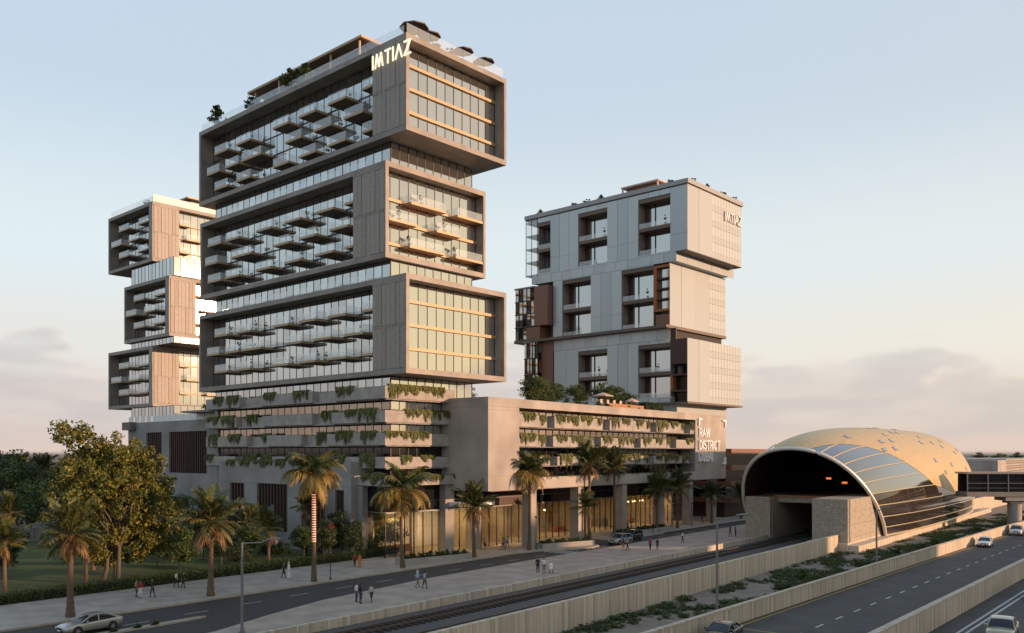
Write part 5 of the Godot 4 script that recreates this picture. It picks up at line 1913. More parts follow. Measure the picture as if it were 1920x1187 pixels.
	# street planters with low plants
	for e in [[[80.0, 79.2], [90.6, 76.9], "long stone planter before the glazed corner shop"], [[106.2, 76.2], [115.6, 73.0], "stone planter at the drop-off beside the wing"], [[128.0, 76.0], [146.0, 76.0], "dark stone planter under the wing"]]:
		var p0 := Vector2(e[0][0], e[0][1])
		var p1 := Vector2(e[1][0], e[1][1])
		var midp := (p0 + p1) * 0.5
		var pl := thing("stone_planter", e[2], "planter", W(midp.x, 0.14, midp.y), "stone planters on the sidewalk")
		pl.rotation.y = atan2(p1.y - p0.y, p1.x - p0.x)
		pl.set_meta("off", Vector3.ZERO)
		var ln := p0.distance_to(p1)
		box(pl, "front_slab", M.concrete, -ln * 0.5, ln * 0.5, 0, 0.72, -1.1, -0.9)
		box(pl, "back_slab", M.concrete, -ln * 0.5, ln * 0.5, 0, 0.72, 0.9, 1.1)
		box(pl, "end_slab", M.concrete, -ln * 0.5, -ln * 0.5 + 0.2, 0, 0.72, -0.89, 0.89)
		box(pl, "end_slab", M.concrete, ln * 0.5 - 0.2, ln * 0.5, 0, 0.72, -0.89, 0.89)
		box(pl, "soil", M.soil, -ln * 0.5 + 0.2, ln * 0.5 - 0.2, 0, 0.6, -0.89, 0.89)
		for k in int(ln / 0.9):
			var q := p0.lerp(p1, (k + 0.6) / (ln / 0.9 + 0.4))
			var b := thing("planter_shrub", "low leafy shrub, %s along the %s" % [ordinals[k], e[2]], "shrub", W(q.x, 0.72, q.y + r.randf_range(-0.3, 0.3)), "shrubs in the street planters")
			var c := put(b, "foliage", sh[(k + 1) % 3], M.leaf, Vector3(0, 0.28, 0))
			c.scale = Vector3(0.62, r.randf_range(0.4, 0.62), 0.62)
	# terrace tree and roof gardens
	tree("terrace_tree", "round leafy tree on the podium terrace, left of the terrace palm", tw(-3.6, 10.35, 2.2), 2.7, Vector3(2.3, 2.1, 2.0), c_mid[0], 870, "", 0.1, 2)
	tree("terrace_tree", "small shrubby tree on the podium terrace behind the round one", tw(-1.0, 10.35, 4.6), 1.8, Vector3(1.3, 1.4, 1.3), c_dark[1], 871, "", 0.06)
	var rg := [[103.0, 88.0, 1.5, 1.9, "dark round bush by the tower's recessed glass on the wing roof"], [116.0, 84.0, 2.9, 3.0, "widest leafy tree on the wing roof, nearest the tall tower"], [121.0, 86.0, 2.4, 2.4, "dark tree behind the widest tree on the wing roof"], [126.0, 87.0, 2.8, 2.4, "dark tree left of the pale parasol on the wing roof"], [133.0, 87.0, 3.0, 2.6, "tree behind the pale parasol on the wing roof"], [137.5, 84.0, 3.4, 2.7, "tall tree right of the parasol on the wing roof"], [142.0, 84.5, 3.0, 2.6, "leafy tree beside the pale tower's window bay"], [146.0, 84.0, 2.5, 2.2, "last low tree before the pale tower's corner"]]
	for k in rg.size():
		var e: Array = rg[k]
		tree("roof_tree", e[4], W(e[0], 22.0, e[1]), e[2], Vector3(e[3], e[3] * 0.85, e[3]), c_mid[k % 3], 880 + k, "trees on the wing roof", 0.09, 2)
	for k in 14:
		var b := thing("roof_shrub", "low green shrub, %s along the wing roof edge" % ordinals[k], "shrub", W(107.0 + k * 3.2, 22.2, 78.0 + (k % 3) * 0.4), "shrubs along the wing roof edge")
		var c := put(b, "foliage", sh[k % 3], M.leaf, Vector3(0, 0.3, 0))
		c.scale = Vector3(1.3, 0.6, 0.9)
	# hedge block and terrace on the wing roof
	var rh := thing("roof_hedge", "clipped hedge block on the wing roof beside the pale tower", "hedge", W(150, 22.0, 81))
	var hb := MB.new()
	for k in 2600:
		var p := Vector3(r.randf_range(-3.4, 3.4), r.randf_range(0, 1.9), r.randf_range(-0.9, 0.9))
		var fc := r.randi() % 3
		if fc == 0:
			p.y = 1.9 + r.randf_range(-0.1, 0.1)
		elif fc == 1:
			p.z = 0.9 + r.randf_range(-0.1, 0.1)
		else:
			p.x = signf(p.x) * (3.4 + r.randf_range(-0.1, 0.1))
		var al := rdir(r)
		hb.col = (dark[r.randi() % 3] as Color) * r.randf_range(0.7, 1.3)
		hb.leaf(p, al * 0.12, al.cross(rdir(r)).normalized() * 0.07, Vector3.ZERO)
	put(rh, "foliage", hb.mesh(), M.leaf)
	box(rh, "branches", M.hedge_core, 146.8, 153.2, 22.0, 23.7, 80.3, 81.7)
	# plants on tower roofs
	var tr := [[-9.7, 45.8, 69.8, 2.1, "at the far end of the tallest tower's roof"], [-9.6, 35.5, 69.8, 1.7, "before the roof pavilion's wall on the tallest tower"], [-9.6, 23.5, 69.8, 2.2, "larger, before the roof pavilion on the tallest tower"], [-9.5, 20.5, 69.8, 1.9, "second by the roof pavilion on the tallest tower"], [-4.0, -1.8, 69.8, 0.9, "between the parasols on the tallest tower's roof"], [-1.2, -1.8, 69.8, 1.0, "beside the second parasol on the tallest tower's roof"], [4.0, -1.8, 69.8, 0.8, "by the last parasol on the tallest tower's roof"], [5.2, 98.6, 70.0, 1.2, "at the corner of the left tower's roof"], [5.0, 102.5, 70.0, 1.0, "behind the corner bush on the left tower's roof"], [10.6, 98.8, 70.0, 1.1, "beside the left tower's roof pavilion"]]
	for k in tr.size():
		var e: Array = tr[k]
		var b := thing("roof_bush", "green roof bush %s" % e[4], "bush", tw(e[0], e[2], e[1]), "bushes on the tower roofs")
		var c := put(b, "foliage", sh[k % 3], M.leaf, Vector3(0, e[3] * 0.75 + 0.2, 0))
		c.scale = Vector3(1.0, 0.9, 1.0) * e[3]
		var st := MB.new()
		limb(st, Vector3.ZERO, Vector3(0.1, e[3] * 0.7, 0), 0.06, 0.03, r)
		put(b, "stem", st.mesh(), M.bark)
	var rr2 := [[74.6, 45.0], [74.6, 35.0], [74.8, 31.0], [74.6, 27.0], [74.7, 9.0], [77.5, 5.0], [83.5, 5.0], [90.0, 5.0], [95.8, 5.0]]
	for k in rr2.size():
		var e: Array = rr2[k]
		var b := thing("roof_bush", "small green bush on the pale tower's roof edge, %s from its far end" % ordinals[k], "bush", tw(e[0], 71.9, e[1]), "bushes on the pale tower's roof edge")
		var c := put(b, "foliage", sh[k % 3], M.leaf, Vector3(0, 0.45, 0))
		c.scale = Vector3(1.2, 0.8, 1.0)
	var lb := [[-3.5, 52.0, 1.5], [-3.8, 60.5, 1.9], [-4.0, 63.0, 1.2], [-4.2, 49.5, 1.1]]
	for k in lb.size():
		var e: Array = lb[k]
		var b := thing("roof_bush", "%s green bush behind the white parapet under the left tower" % ["wide", "tall golden", "round", "end"][k], "bush", tw(e[0], 20.45, e[1]), "bushes behind the white parapet")
		var c := put(b, "foliage", sh[k % 3], M.leaf, Vector3(0, e[2] * 0.9, 0))
		c.scale = Vector3(1.0, 1.0, 1.0) * e[2]
	# potted plants on the balconies of the tallest tower
	var pm := [crown_mesh(950, 9, 14, 0.2, dark), crown_mesh(951, 7, 12, 0.24, dark + mid)]
	var tops := [41.3, 34.4, 23.7, 16.7, 9.5]
	var mids := [37.9, 31.2, 20.3, 13.0, 5.6]
	var rows := [[65.0, tops, "top box's upper row"], [62.0, mids, "top box's middle row"], [59.0, tops, "top box's lower row"], [34.2, tops, "lowest box's upper row"], [31.2, mids, "lowest box's middle row"], [28.1, tops, "lowest box's lower row"], [49.8, [37.8, 28.5, 20.5, 12.4], "middle box's upper row"], [46.7, [34.2, 23.5, 16.7, 9.0], "middle box's middle row"], [43.6, [37.8, 28.5, 20.5, 12.4], "middle box's lower row"]]
	for row in rows:
		for k in row[1].size():
			if r.randf() < 0.8:
				potted("potted plant on the %s balcony from the far end, %s" % [ordinals[k], row[2]], tw(-9.4 + r.randf_range(-0.4, 0.6), row[0], row[1][k] + r.randf_range(0.5, 1.8)), r.randf_range(0.75, 1.3), pm[k % 2], "potted plants on the tallest tower's balconies")
	for e in [[-3.4, 49.3, "upper centre"], [-7.5, 46.3, "middle corner"], [1.2, 46.3, "middle right"], [-5.6, 43.2, "lower centre"], [3.3, 43.2, "lower far"]]:
		potted("potted plant on the street front's %s balcony of the middle box" % e[2], tw(e[0], e[1], 1.6), 1.25, pm[0], "potted plants on the street front balconies")
	for e in [[10.0, 63.3, "top right bay"], [26.0, 63.3, "top centre bay"], [31.0, 57.4, "top centre bay's lower floor"], [14.5, 48.0, "middle right bay"], [36.0, 41.6, "middle left bay's lower floor"], [14.0, 31.9, "lowest right bay"], [27.5, 31.9, "lowest centre bay"]]:
		potted("potted plant in the pale tower's %s" % e[2], tw(74.6, e[1], e[0]), 1.5, pm[1], "potted plants in the pale tower's bays")
	for e in [[30.5, 67.3], [33.5, 67.3], [36.0, 67.4], [38.0, 67.4], [39.6, 67.5]]:
		var b := thing("island_weed", "small green tuft on the street island at %s" % ["its near end", "a step from its near end", "its middle", "a step from its tip", "its tip"][int((e[0] - 30.0) / 2.1) % 5], "plant", W(e[0], 0.1, e[1]), "tufts on the street island")
		var c := put(b, "foliage", sh[1], M.leaf, Vector3(0, 0.16, 0))
		c.scale = Vector3(0.45, 0.32, 0.3)
	for k in 6:
		tree("skyline_tree", "distant rounded tree on the horizon behind the slatted building, %s from the station" % ordinals[k], W(430 + k * 6.0, 0, 70 - k * 6.2), 12.5, Vector3(3.6, 2.6, 3.6), c_far[k % 2], 930 + k, "trees behind the slatted building", 0.3)


# ---------- people ----------
class Figure:
	var v := PackedVector3Array()
	var n := PackedVector3Array()
	var i := PackedInt32Array()
	var z := PackedInt32Array()   # 0 skin, 1 top, 2 trousers, 3 hair, 4 shoes


func figure(bones: Array, soft: float) -> Figure:
	# bones: [from, to, radius, radius, zone]; tapered capsules joined smoothly, meshed as surface nets
	var fg := Figure.new()
	var cell := 0.034
	var lo := Vector3(1e9, 1e9, 1e9)
	var hi := -lo
	for b in bones:
		var m: float = maxf(b[2], b[3]) + 0.07
		for e in 2:
			lo = lo.min(b[e] - Vector3.ONE * m)
			hi = hi.max(b[e] + Vector3.ONE * m)
	var nx := int((hi.x - lo.x) / cell) + 2
	var ny := int((hi.y - lo.y) / cell) + 2
	var nz := int((hi.z - lo.z) / cell) + 2
	var val := PackedFloat32Array()
	val.resize(nx * ny * nz)
	val.fill(9.0)
	for b in bones:
		var p: Vector3 = b[0]
		var q: Vector3 = b[1]
		var pq := q - p
		var l2 := maxf(pq.length_squared(), 1e-6)
		var m: float = maxf(b[2], b[3]) + 0.1
		var c0 := ((p.min(q) - Vector3.ONE * m - lo) / cell).floor()
		var c1 := ((p.max(q) + Vector3.ONE * m - lo) / cell).ceil()
		for y in range(maxi(0, int(c0.y)), mini(ny, int(c1.y) + 1)):
			for z in range(maxi(0, int(c0.z)), mini(nz, int(c1.z) + 1)):
				for x in range(maxi(0, int(c0.x)), mini(nx, int(c1.x) + 1)):
					var w := lo + Vector3(x, y, z) * cell
					var t := clampf((w - p).dot(pq) / l2, 0.0, 1.0)
					var d: float = (w - p - pq * t).length() - lerpf(b[2], b[3], t)
					var k := (y * nz + z) * nx + x
					var o := val[k]
					var h := clampf(0.5 + 0.5 * (o - d) / soft, 0.0, 1.0)
					val[k] = lerpf(o, d, h) - soft * h * (1.0 - h)
	var idx := {}
	for y in ny - 1:
		for z in nz - 1:
			for x in nx - 1:
				var s := Vector3.ZERO
				var cnt := 0
				var base := (y * nz + z) * nx + x
				var cv := [val[base], val[base + 1], val[base + nx], val[base + nx + 1], val[base + nx * nz], val[base + nx * nz + 1], val[base + nx * nz + nx], val[base + nx * nz + nx + 1]]
				var neg := 0
				for c in cv:
					if c < 0.0:
						neg += 1
				if neg == 0 or neg == 8:
					continue
				for e in [[0, 1], [2, 3], [4, 5], [6, 7], [0, 2], [1, 3], [4, 6], [5, 7], [0, 4], [1, 5], [2, 6], [3, 7]]:
					var a: float = cv[e[0]]
					var b2: float = cv[e[1]]
					if (a < 0.0) != (b2 < 0.0):
						var t := a / (a - b2)
						var pa := Vector3(e[0] & 1, e[0] >> 2, (e[0] >> 1) & 1)
						var pb := Vector3(e[1] & 1, e[1] >> 2, (e[1] >> 1) & 1)
						s += pa.lerp(pb, t)
						cnt += 1
				var w := lo + (Vector3(x, y, z) + s / cnt) * cell
				idx[base] = fg.v.size()
				fg.v.append(w)
				fg.n.append(Vector3(cv[1] - cv[0] + cv[7] - cv[6], cv[4] - cv[0] + cv[7] - cv[3], cv[2] - cv[0] + cv[7] - cv[5]).normalized())
				var best := 1e9
				var zone := 0
				for b in bones:
					var pq: Vector3 = b[1] - b[0]
					var t := clampf((w - b[0]).dot(pq) / maxf(pq.length_squared(), 1e-6), 0.0, 1.0)
					var d: float = (w - b[0] - pq * t).length() - lerpf(b[2], b[3], t)
					if d < best:
						best = d
						zone = b[4]
				fg.z.append(zone)
	for key in idx:
		var k: int = key
		var x := k % nx
		var z := (k / nx) % nz
		var y := k / (nx * nz)
		for ax in 3:
			var st: int = [1, nx * nz, nx][ax]
			if (val[k] < 0.0) == (val[k + st] < 0.0):
				continue
			var u: int = [nx * nz, nx, 1][ax]
			var w: int = [nx, 1, nx * nz][ax]
			if not (idx.has(k - u) and idx.has(k - w) and idx.has(k - u - w)):
				continue
			var q := [idx[k], idx[k - u], idx[k - u - w], idx[k - w]]
			if val[k] < 0.0:
				fg.i.append_array([q[0], q[2], q[1], q[0], q[3], q[2]])
			else:
				fg.i.append_array([q[0], q[1], q[2], q[0], q[2], q[3]])
	return fg


func pose(stride: float, arm: float, robe: bool, bag := 0.0) -> Array:
	# facing +z, 1.74 m tall
	var b := []
	b.append([Vector3(0, 1.02, 0), Vector3(0, 1.38, 0.0), 0.125, 0.135, 1])
	b.append([Vector3(-0.13, 1.4, 0), Vector3(0.13, 1.4, 0), 0.085, 0.085, 1])
	b.append([Vector3(0, 1.43, 0), Vector3(0, 1.54, 0.01), 0.06, 0.052, 0])
	b.append([Vector3(0, 1.58, 0.025), Vector3(0, 1.64, 0.02), 0.078, 0.085, 0])
	b.append([Vector3(0, 1.6, 0.105), Vector3(0, 1.57, 0.115), 0.016, 0.018, 0])
	b.append([Vector3(0, 1.62, -0.045), Vector3(0, 1.695, 0.0), 0.085, 0.085, 3])
	for s in [-1.0, 1.0]:
		var sw: float = arm * s
		var el := Vector3(0.23 * s, 1.12, -0.05 + sw * 0.16)
		var wr := Vector3(0.235 * s, 0.9, 0.06 + sw * 0.3)
		b.append([Vector3(0.19 * s, 1.39, 0), el, 0.058, 0.045, 1])
		b.append([el, wr, 0.043, 0.032, 1 if robe else 0])
		b.append([wr, wr + Vector3(0, -0.09, 0.02), 0.034, 0.026, 0])
		b.append([wr + Vector3(-0.02 * s, -0.02, 0.03), wr + Vector3(-0.03 * s, -0.08, 0.055), 0.014, 0.012, 0])
		var hip := Vector3(0.085 * s, 0.93, 0)
		var kn := Vector3(0.095 * s, 0.5, 0.03 - stride * s * 0.2)
		var an := Vector3(0.1 * s, 0.09, -0.03 - stride * s * 0.38)
		b.append([hip, kn, 0.095, 0.062, 2])
		b.append([kn, an, 0.058, 0.04, 2])
		b.append([an + Vector3(0, -0.045, -0.03), an + Vector3(0.01 * s, -0.055, 0.15), 0.042, 0.036, 4])
	b.append([Vector3(-0.06, 0.97, 0), Vector3(0.06, 0.97, 0), 0.11, 0.11, 2])
	if robe:
		b.append([Vector3(0, 1.1, 0), Vector3(0, 0.16, 0.0), 0.15, 0.2, 1])
	if bag > 0.0:
		b.append([Vector3(0.28, 0.82, 0.1), Vector3(0.28, 0.68, 0.14), 0.09, 0.11, 5])
	return b


func people() -> void:
	var poses := [figure(pose(0.0, 0.0, false), 0.05), figure(pose(0.5, 0.5, false), 0.05), figure(pose(-0.6, -0.5, false), 0.05), figure(pose(0.1, 0.1, true), 0.05), figure(pose(0.3, 0.2, false, 1.0), 0.05)]
	var skin := Color(0.28, 0.17, 0.11)
	var hairs := [Color(0.012, 0.01, 0.009), Color(0.03, 0.018, 0.012)]
	# x, d, pose, turn, top, trousers, hair index (2: white headcloth), what
	var blk := Color(0.015, 0.015, 0.017)
	var wht := Color(0.6, 0.6, 0.6)
	var jean := Color(0.03, 0.045, 0.09)
	var red := Color(0.28, 0.03, 0.025)
	var pink := Color(0.36, 0.16, 0.12)
	var khk := Color(0.22, 0.15, 0.07)
	var blue := Color(0.3, 0.4, 0.52)
	var org := Color(0.5, 0.16, 0.04)
	var gry := Color(0.16, 0.16, 0.17)
	var L := [
		[46.0, 81.8, 0, 1.0, pink, blk, 0, "person in a pink top standing in the group of three beside the hedge"],
		[45.9, 80.8, 0, -1.2, red, wht, 0, "person in a red top and white trousers in the group of three beside the hedge"],
		[46.9, 80.4, 1, -1.6, blk, blk, 0, "person all in black, a step from the group of three beside the hedge"],
		[51.8, 84.2, 2, 0.6, wht, blk, 1, "person in a white top walking beside the hedge, left of the second street palm"],
		[52.1, 83.4, 1, 0.8, blk, blk, 0, "person in dark clothes walking beside the person in a white top"],
		[63.2, 81.0, 1, 0.9, Color(0.05, 0.07, 0.12), blk, 0, "person in dark blue walking beside the white robe"],
		[63.3, 80.2, 3, 0.9, wht, wht, 2, "person in a long white robe and headcloth on the sidewalk"],
		[74.7, 81.8, 2, -0.9, red, blk, 0, "person in a red jacket on the sidewalk near the lawn palms"],
		[74.8, 81.0, 3, -0.9, org, org, 1, "person in a long orange dress on the sidewalk"],
		[57.3, 62.5, 0, 0.4, wht, jean, 0, "person in a white top and blue jeans, first of three on the promenade"],
		[56.9, 61.5, 0, 1.4, blk, jean, 0, "person in a black top between two in white on the promenade"],
		[58.2, 61.4, 2, -1.2, Color(0.42, 0.4, 0.38), blk, 0, "person in a pale top and black trousers, last of three on the promenade"],
		[67.3, 64.0, 2, 1.2, blue, khk, 2, "person in a light blue top, white headcloth and khaki trousers on the promenade"],
		[67.3, 63.0, 1, 1.2, Color(0.3, 0.32, 0.36), blk, 1, "person in a grey top and black trousers walking beside the khaki trousers"],
		[84.3, 60.6, 1, -1.0, blk, blk, 0, "person in black walking behind the pushchair on the promenade"],
		[84.3, 59.7, 1, -1.0, wht, gry, 0, "person in white pushing the pushchair on the promenade"],
		[99.6, 81.2, 4, -0.8, pink, blk, 0, "person with an orange bag near the corner shop's pier"],
		[101.6, 79.4, 2, 0.6, pink, jean, 1, "person in a peach top before the wing's first shop window"],
		[102.3, 79.6, 0, -0.8, gry, gry, 0, "person in grey beside the peach top before the first shop window"],
		[103.8, 80.2, 1, 1.4, blue, blk, 0, "tall person in a light shirt before the first shop window"],
		[111.2, 64.6, 4, 0.9, blk, org, 0, "person in black with orange trousers by the crossing"],
		[111.9, 64.3, 2, 0.9, Color(0.5, 0.33, 0.2), blk, 0, "person in a bright tan top by the crossing"],
		[114.2, 61.8, 1, -0.8, red, blk, 0, "person in red on the promenade facing the silver parked car"],
		[114.9, 61.0, 0, -0.8, blk, Color(0.05, 0.02, 0.025), 0, "person in dark maroon beside the person in red"],
		[126.7, 62.8, 2, 0.8, wht, blk, 0, "lone person in a white top walking on the far promenade"],
		[140.8, 60.9, 1, 0.9, blk, Color(0.08, 0.03, 0.05), 0, "person in black of the pair nearest the station arch"],
		[141.6, 60.3, 0, 0.9, Color(0.06, 0.04, 0.08), blk, 0, "person in violet of the pair nearest the station arch"],
		[131.0, 77.9, 0, 0.2, blk, blk, 0, "person in black before the lit shops, left of the dark planter"],
		[133.2, 77.9, 2, 1.0, gry, blk, 0, "person in grey before the lit shops, beside the dark planter"],
		[136.8, 78.6, 1, -0.9, red, blk, 0, "person in dark red at the lit shop window behind the dark planter"],
		[138.4, 78.6, 0, 0.6, wht, gry, 0, "person in a pale top at the lit shop window behind the dark planter"],
		[153.2, 78.2, 2, 0.4, blk, blk, 0, "person in black under the wing near its fourth column"],
		[162.5, 76.2, 1, 0.4, blk, gry, 0, "person in dark clothes under the wing's raised letters"]]
	for e in L:
		var fg: Figure = poses[e[2]]
		var cols := PackedColorArray()
		var hair: Color = wht if e[6] == 2 else hairs[e[6]]
		var by := [skin, e[4], e[5], hair, Color(0.02, 0.018, 0.017), org]
		cols.resize(fg.v.size())
		for k in fg.v.size():
			cols[k] = by[fg.z[k]]
		var arr := []
		arr.resize(Mesh.ARRAY_MAX)
		arr[Mesh.ARRAY_VERTEX] = fg.v
		arr[Mesh.ARRAY_NORMAL] = fg.n
		arr[Mesh.ARRAY_COLOR] = cols
		arr[Mesh.ARRAY_INDEX] = fg.i
		var m := ArrayMesh.new()
		m.add_surface_from_arrays(Mesh.PRIMITIVE_TRIANGLES, arr)
		var o := put(self, "person", m, M.figure, W(e[0], 0.14 if e[1] > 70 else 0.12, e[1]))
		o.rotation.y = e[3]
		o.scale = Vector3.ONE * (1.0 + 0.06 * sin(e[0] * 3.0))
		tag(o, e[7], "person", "people on foot")
	# pushchair
	var p := thing("pushchair", "white pushchair pushed along the promenade", "pushchair", W(85.2, 0.12, 59.3))
	p.rotation.y = -1.0
	p.set_meta("off", Vector3.ZERO)
	var seat := MB.new()
	seat.box(Vector3(0, 0.55, 0), Vector3(0.42, 0.1, 0.5))
	seat.box(Vector3(0, 0.78, -0.22), Vector3(0.42, 0.5, 0.08), Basis(Vector3.RIGHT, -0.35))
	put(p, "seat", seat.mesh(), M.white)
	var hood := MB.new()
	var rings := []
	for k in 6:
		var ring := []
		for j in 9:
			var a := PI * j / 8.0
			var f := k / 5.0 * 1.4
			ring.append(Vector3(cos(a) * 0.23, 0.85 + sin(a) * 0.28 * cos(f), -0.2 + sin(a) * 0.3 * sin(f)))
		rings.append(ring)
	hood.loft(rings, false, false)
	put(p, "hood", hood.mesh(), M.white)
	for e in [[-0.2, 0.3], [0.2, 0.3], [-0.2, -0.3], [0.2, -0.3]]:
		var wl := MB.new()
		wl.tube([Vector3(e[0] - 0.03, 0.13, e[1]), Vector3(e[0] + 0.03, 0.13, e[1])], [0.13, 0.13], 12)
		put(p, "wheel", wl.mesh(), M.tyre)
	var fr := MB.new()
	for s in [-0.2, 0.2]:
		fr.tube([Vector3(s, 0.13, 0.3), Vector3(s, 0.55, 0.0), Vector3(s, 1.0, -0.55)], [0.018], 5)
		fr.tube([Vector3(s, 0.13, -0.3), Vector3(s, 0.55, 0.05)], [0.018], 5)
	fr.tube([Vector3(-0.2, 1.0, -0.55), Vector3(0.2, 1.0, -0.55)], [0.02], 5)
	put(p, "frame", fr.mesh(), M.metal_black)


# ---------- cars ----------
func car(label: String, at: Vector3, turn: float, sort: String, paint: Color, metal: float, group: String) -> void:
	# front towards -x
	var t := thing("parked_car" if group.begins_with("cars stopped") else "car", label, "car", at, group)
	t.rotation.y = turn
	t.set_meta("off", Vector3.ZERO)
	var pm := StandardMaterial3D.new()
	pm.albedo_color = lin(paint.r, paint.g, paint.b)
	pm.roughness = 0.3
	pm.metallic = metal
	pm.clearcoat_enabled = true
	pm.clearcoat = 0.8
	pm.clearcoat_roughness = 0.05
	var tall := 1.2 if sort == "suv" else (1.15 if sort == "pickup" else 1.0)
	var hw := 0.92 if sort == "sedan" else 0.97
	# stations along the car: x, underside, shoulder, bonnet or boot height, half width
	var st := []
	if sort == "sedan":
		st = [[-2.42, 0.42, 0.55, 0.6, 0.66], [-2.36, 0.3, 0.6, 0.7, 0.8], [-2.1, 0.24, 0.66, 0.8, 0.88], [-1.6, 0.22, 0.72, 0.88, 0.92], [-1.0, 0.22, 0.78, 0.95, 0.93], [-0.2, 0.22, 0.82, 0.97, 0.93], [0.8, 0.22, 0.86, 1.0, 0.93], [1.5, 0.22, 0.88, 1.03, 0.92], [2.05, 0.26, 0.88, 1.05, 0.88], [2.36, 0.34, 0.84, 1.0, 0.8], [2.42, 0.46, 0.78, 0.9, 0.7]]
	elif sort == "suv":
		st = [[-2.3, 0.5, 0.72, 0.85, 0.72], [-2.24, 0.36, 0.78, 0.95, 0.84], [-2.0, 0.3, 0.84, 1.05, 0.93], [-1.4, 0.28, 0.9, 1.12, 0.97], [-0.8, 0.28, 0.94, 1.15, 0.97], [0.6, 0.28, 0.98, 1.17, 0.97], [1.7, 0.28, 1.0, 1.18, 0.96], [2.15, 0.34, 1.0, 1.16, 0.9], [2.26, 0.44, 0.96, 1.1, 0.82]]
	else:
		st = [[-2.6, 0.5, 0.74, 0.88, 0.74], [-2.54, 0.38, 0.8, 0.98, 0.86], [-2.2, 0.32, 0.86, 1.06, 0.94], [-1.4, 0.3, 0.9, 1.1, 0.97], [-0.5, 0.3, 0.92, 1.12, 0.97], [0.7, 0.3, 0.94, 1.12, 0.97], [1.6, 0.3, 0.94, 1.12, 0.97], [2.5, 0.34, 0.94, 1.12, 0.95], [2.6, 0.44, 0.92, 1.08, 0.9]]
	var rings := []
	for s in st:
		var w: float = s[4]
		var ring := []
		for q in [[0.0, s[1]], [0.8, s[1]], [0.97, s[1] + 0.08], [1.0, lerpf(s[1], s[2], 0.55)], [1.0, s[2]], [0.93, lerpf(s[2], s[3], 0.6)], [0.72, s[3] - 0.015], [0.0, s[3] + 0.03]]:
			ring.append(Vector3(s[0], q[1], q[0] * w))
		for q in [[0.72, s[3] - 0.015], [0.93, lerpf(s[2], s[3], 0.6)], [1.0, s[2]], [1.0, lerpf(s[1], s[2], 0.55)], [0.97, s[1] + 0.08], [0.8, s[1]]]:
			ring.append(Vector3(s[0], q[1], -q[0] * w))
		rings.append(ring)
	var body := MB.new()
	body.loft(rings)
	put(t, "body", body.mesh(), pm)
	# cabin: glass all round, painted roof and pillars
	var cab := []
	if sort == "sedan":
		cab = [[-1.12, 0.95, 0.8], [-0.35, 1.36, 0.66], [0.05, 1.44, 0.63], [0.7, 1.44, 0.63], [1.2, 1.34, 0.63], [1.78, 1.05, 0.76]]
	elif sort == "suv":
		cab = [[-1.05, 1.14, 0.86], [-0.4, 1.6, 0.72], [0.0, 1.7, 0.7], [1.2, 1.72, 0.7], [1.85, 1.64, 0.7], [2.16, 1.2, 0.82]]
	else:
		cab = [[-1.2, 1.1, 0.86], [-0.6, 1.62, 0.72], [-0.2, 1.72, 0.7], [0.5, 1.72, 0.7], [0.72, 1.66, 0.72], [0.86, 1.14, 0.84]]
	var belt: float = cab[0][1] - 0.06
	var gr := []
	for c in cab:
		gr.append([Vector3(c[0], belt, 0.86 * hw / 0.92), Vector3(c[0], lerpf(belt, c[1], 0.92), c[2] + 0.02), Vector3(c[0], c[1], c[2] - 0.08), Vector3(c[0], c[1] + 0.02, 0), Vector3(c[0], c[1], -c[2] + 0.08), Vector3(c[0], lerpf(belt, c[1], 0.92), -c[2] - 0.02), Vector3(c[0], belt, -0.86 * hw / 0.92)])
	var gl := MB.new()
	gl.loft(gr, true, true)
	put(t, "windows", gl.mesh(), M.car_glass)
	var rf := []
	for k in range(1, cab.size() - 1):
		var c: Array = cab[k]
		var ring := []
		for j in 9:
			var f := lerpf(-1.0, 1.0, j / 8.0)
			ring.append(Vector3(c[0], c[1] + 0.035 - 0.05 * f * f * f * f, -f * (c[2] + 0.03)))
		rf.append(ring)
	var roof := MB.new()
	roof.loft(rf, false, false)
	put(t, "roof", roof.mesh(), pm)
	for s in [-1.0, 1.0]:
		var pl := MB.new()
		var pts := []
		for k in cab.size():
			var c: Array = cab[k]
			var yy: float = c[1] - 0.02
			pts.append(Vector3(c[0], maxf(yy, belt + 0.02), s * (c[2] + (0.035 if k > 0 and k < cab.size() - 1 else 0.06))))
		pl.tube(pts, [0.05], 5)
		pl.tube([Vector3(0.3, belt, s * 0.86 * hw / 0.92), Vector3(0.34, (cab[2][1] as float) - 0.03, s * (cab[2][2] + 0.03))], [0.04], 5)
		put(t, "window_pillars", pl.mesh(), pm)
		var mr := MB.new()
		mr.box(Vector3(-0.72, belt + 0.1, s * (hw + 0.1)), Vector3(0.14, 0.13, 0.2))
		put(t, "wing_mirror", mr.mesh(), pm)
		var dh := MB.new()
		for x in [0.05, 1.05]:
			dh.box(Vector3(x, belt - 0.12, s * (hw + 0.015)), Vector3(0.2, 0.03, 0.03))
		put(t, "door_handles", dh.mesh(), M.rim)
		var lampm := MB.new()
		lampm.box(Vector3(st[1][0] + 0.0, st[1][2] + 0.02, s * 0.64), Vector3(0.14, 0.13, 0.32), Basis(Vector3.UP, s * 0.4))
		put(t, "headlight", lampm.mesh(), M.head_lamp)
		var tl := MB.new()
		tl.box(Vector3(st[st.size() - 2][0], st[st.size() - 2][2] - 0.02, s * 0.64), Vector3(0.14, 0.15, 0.34), Basis(Vector3.UP, -s * 0.4))
		put(t, "tail_light", tl.mesh(), M.tail_lamp)
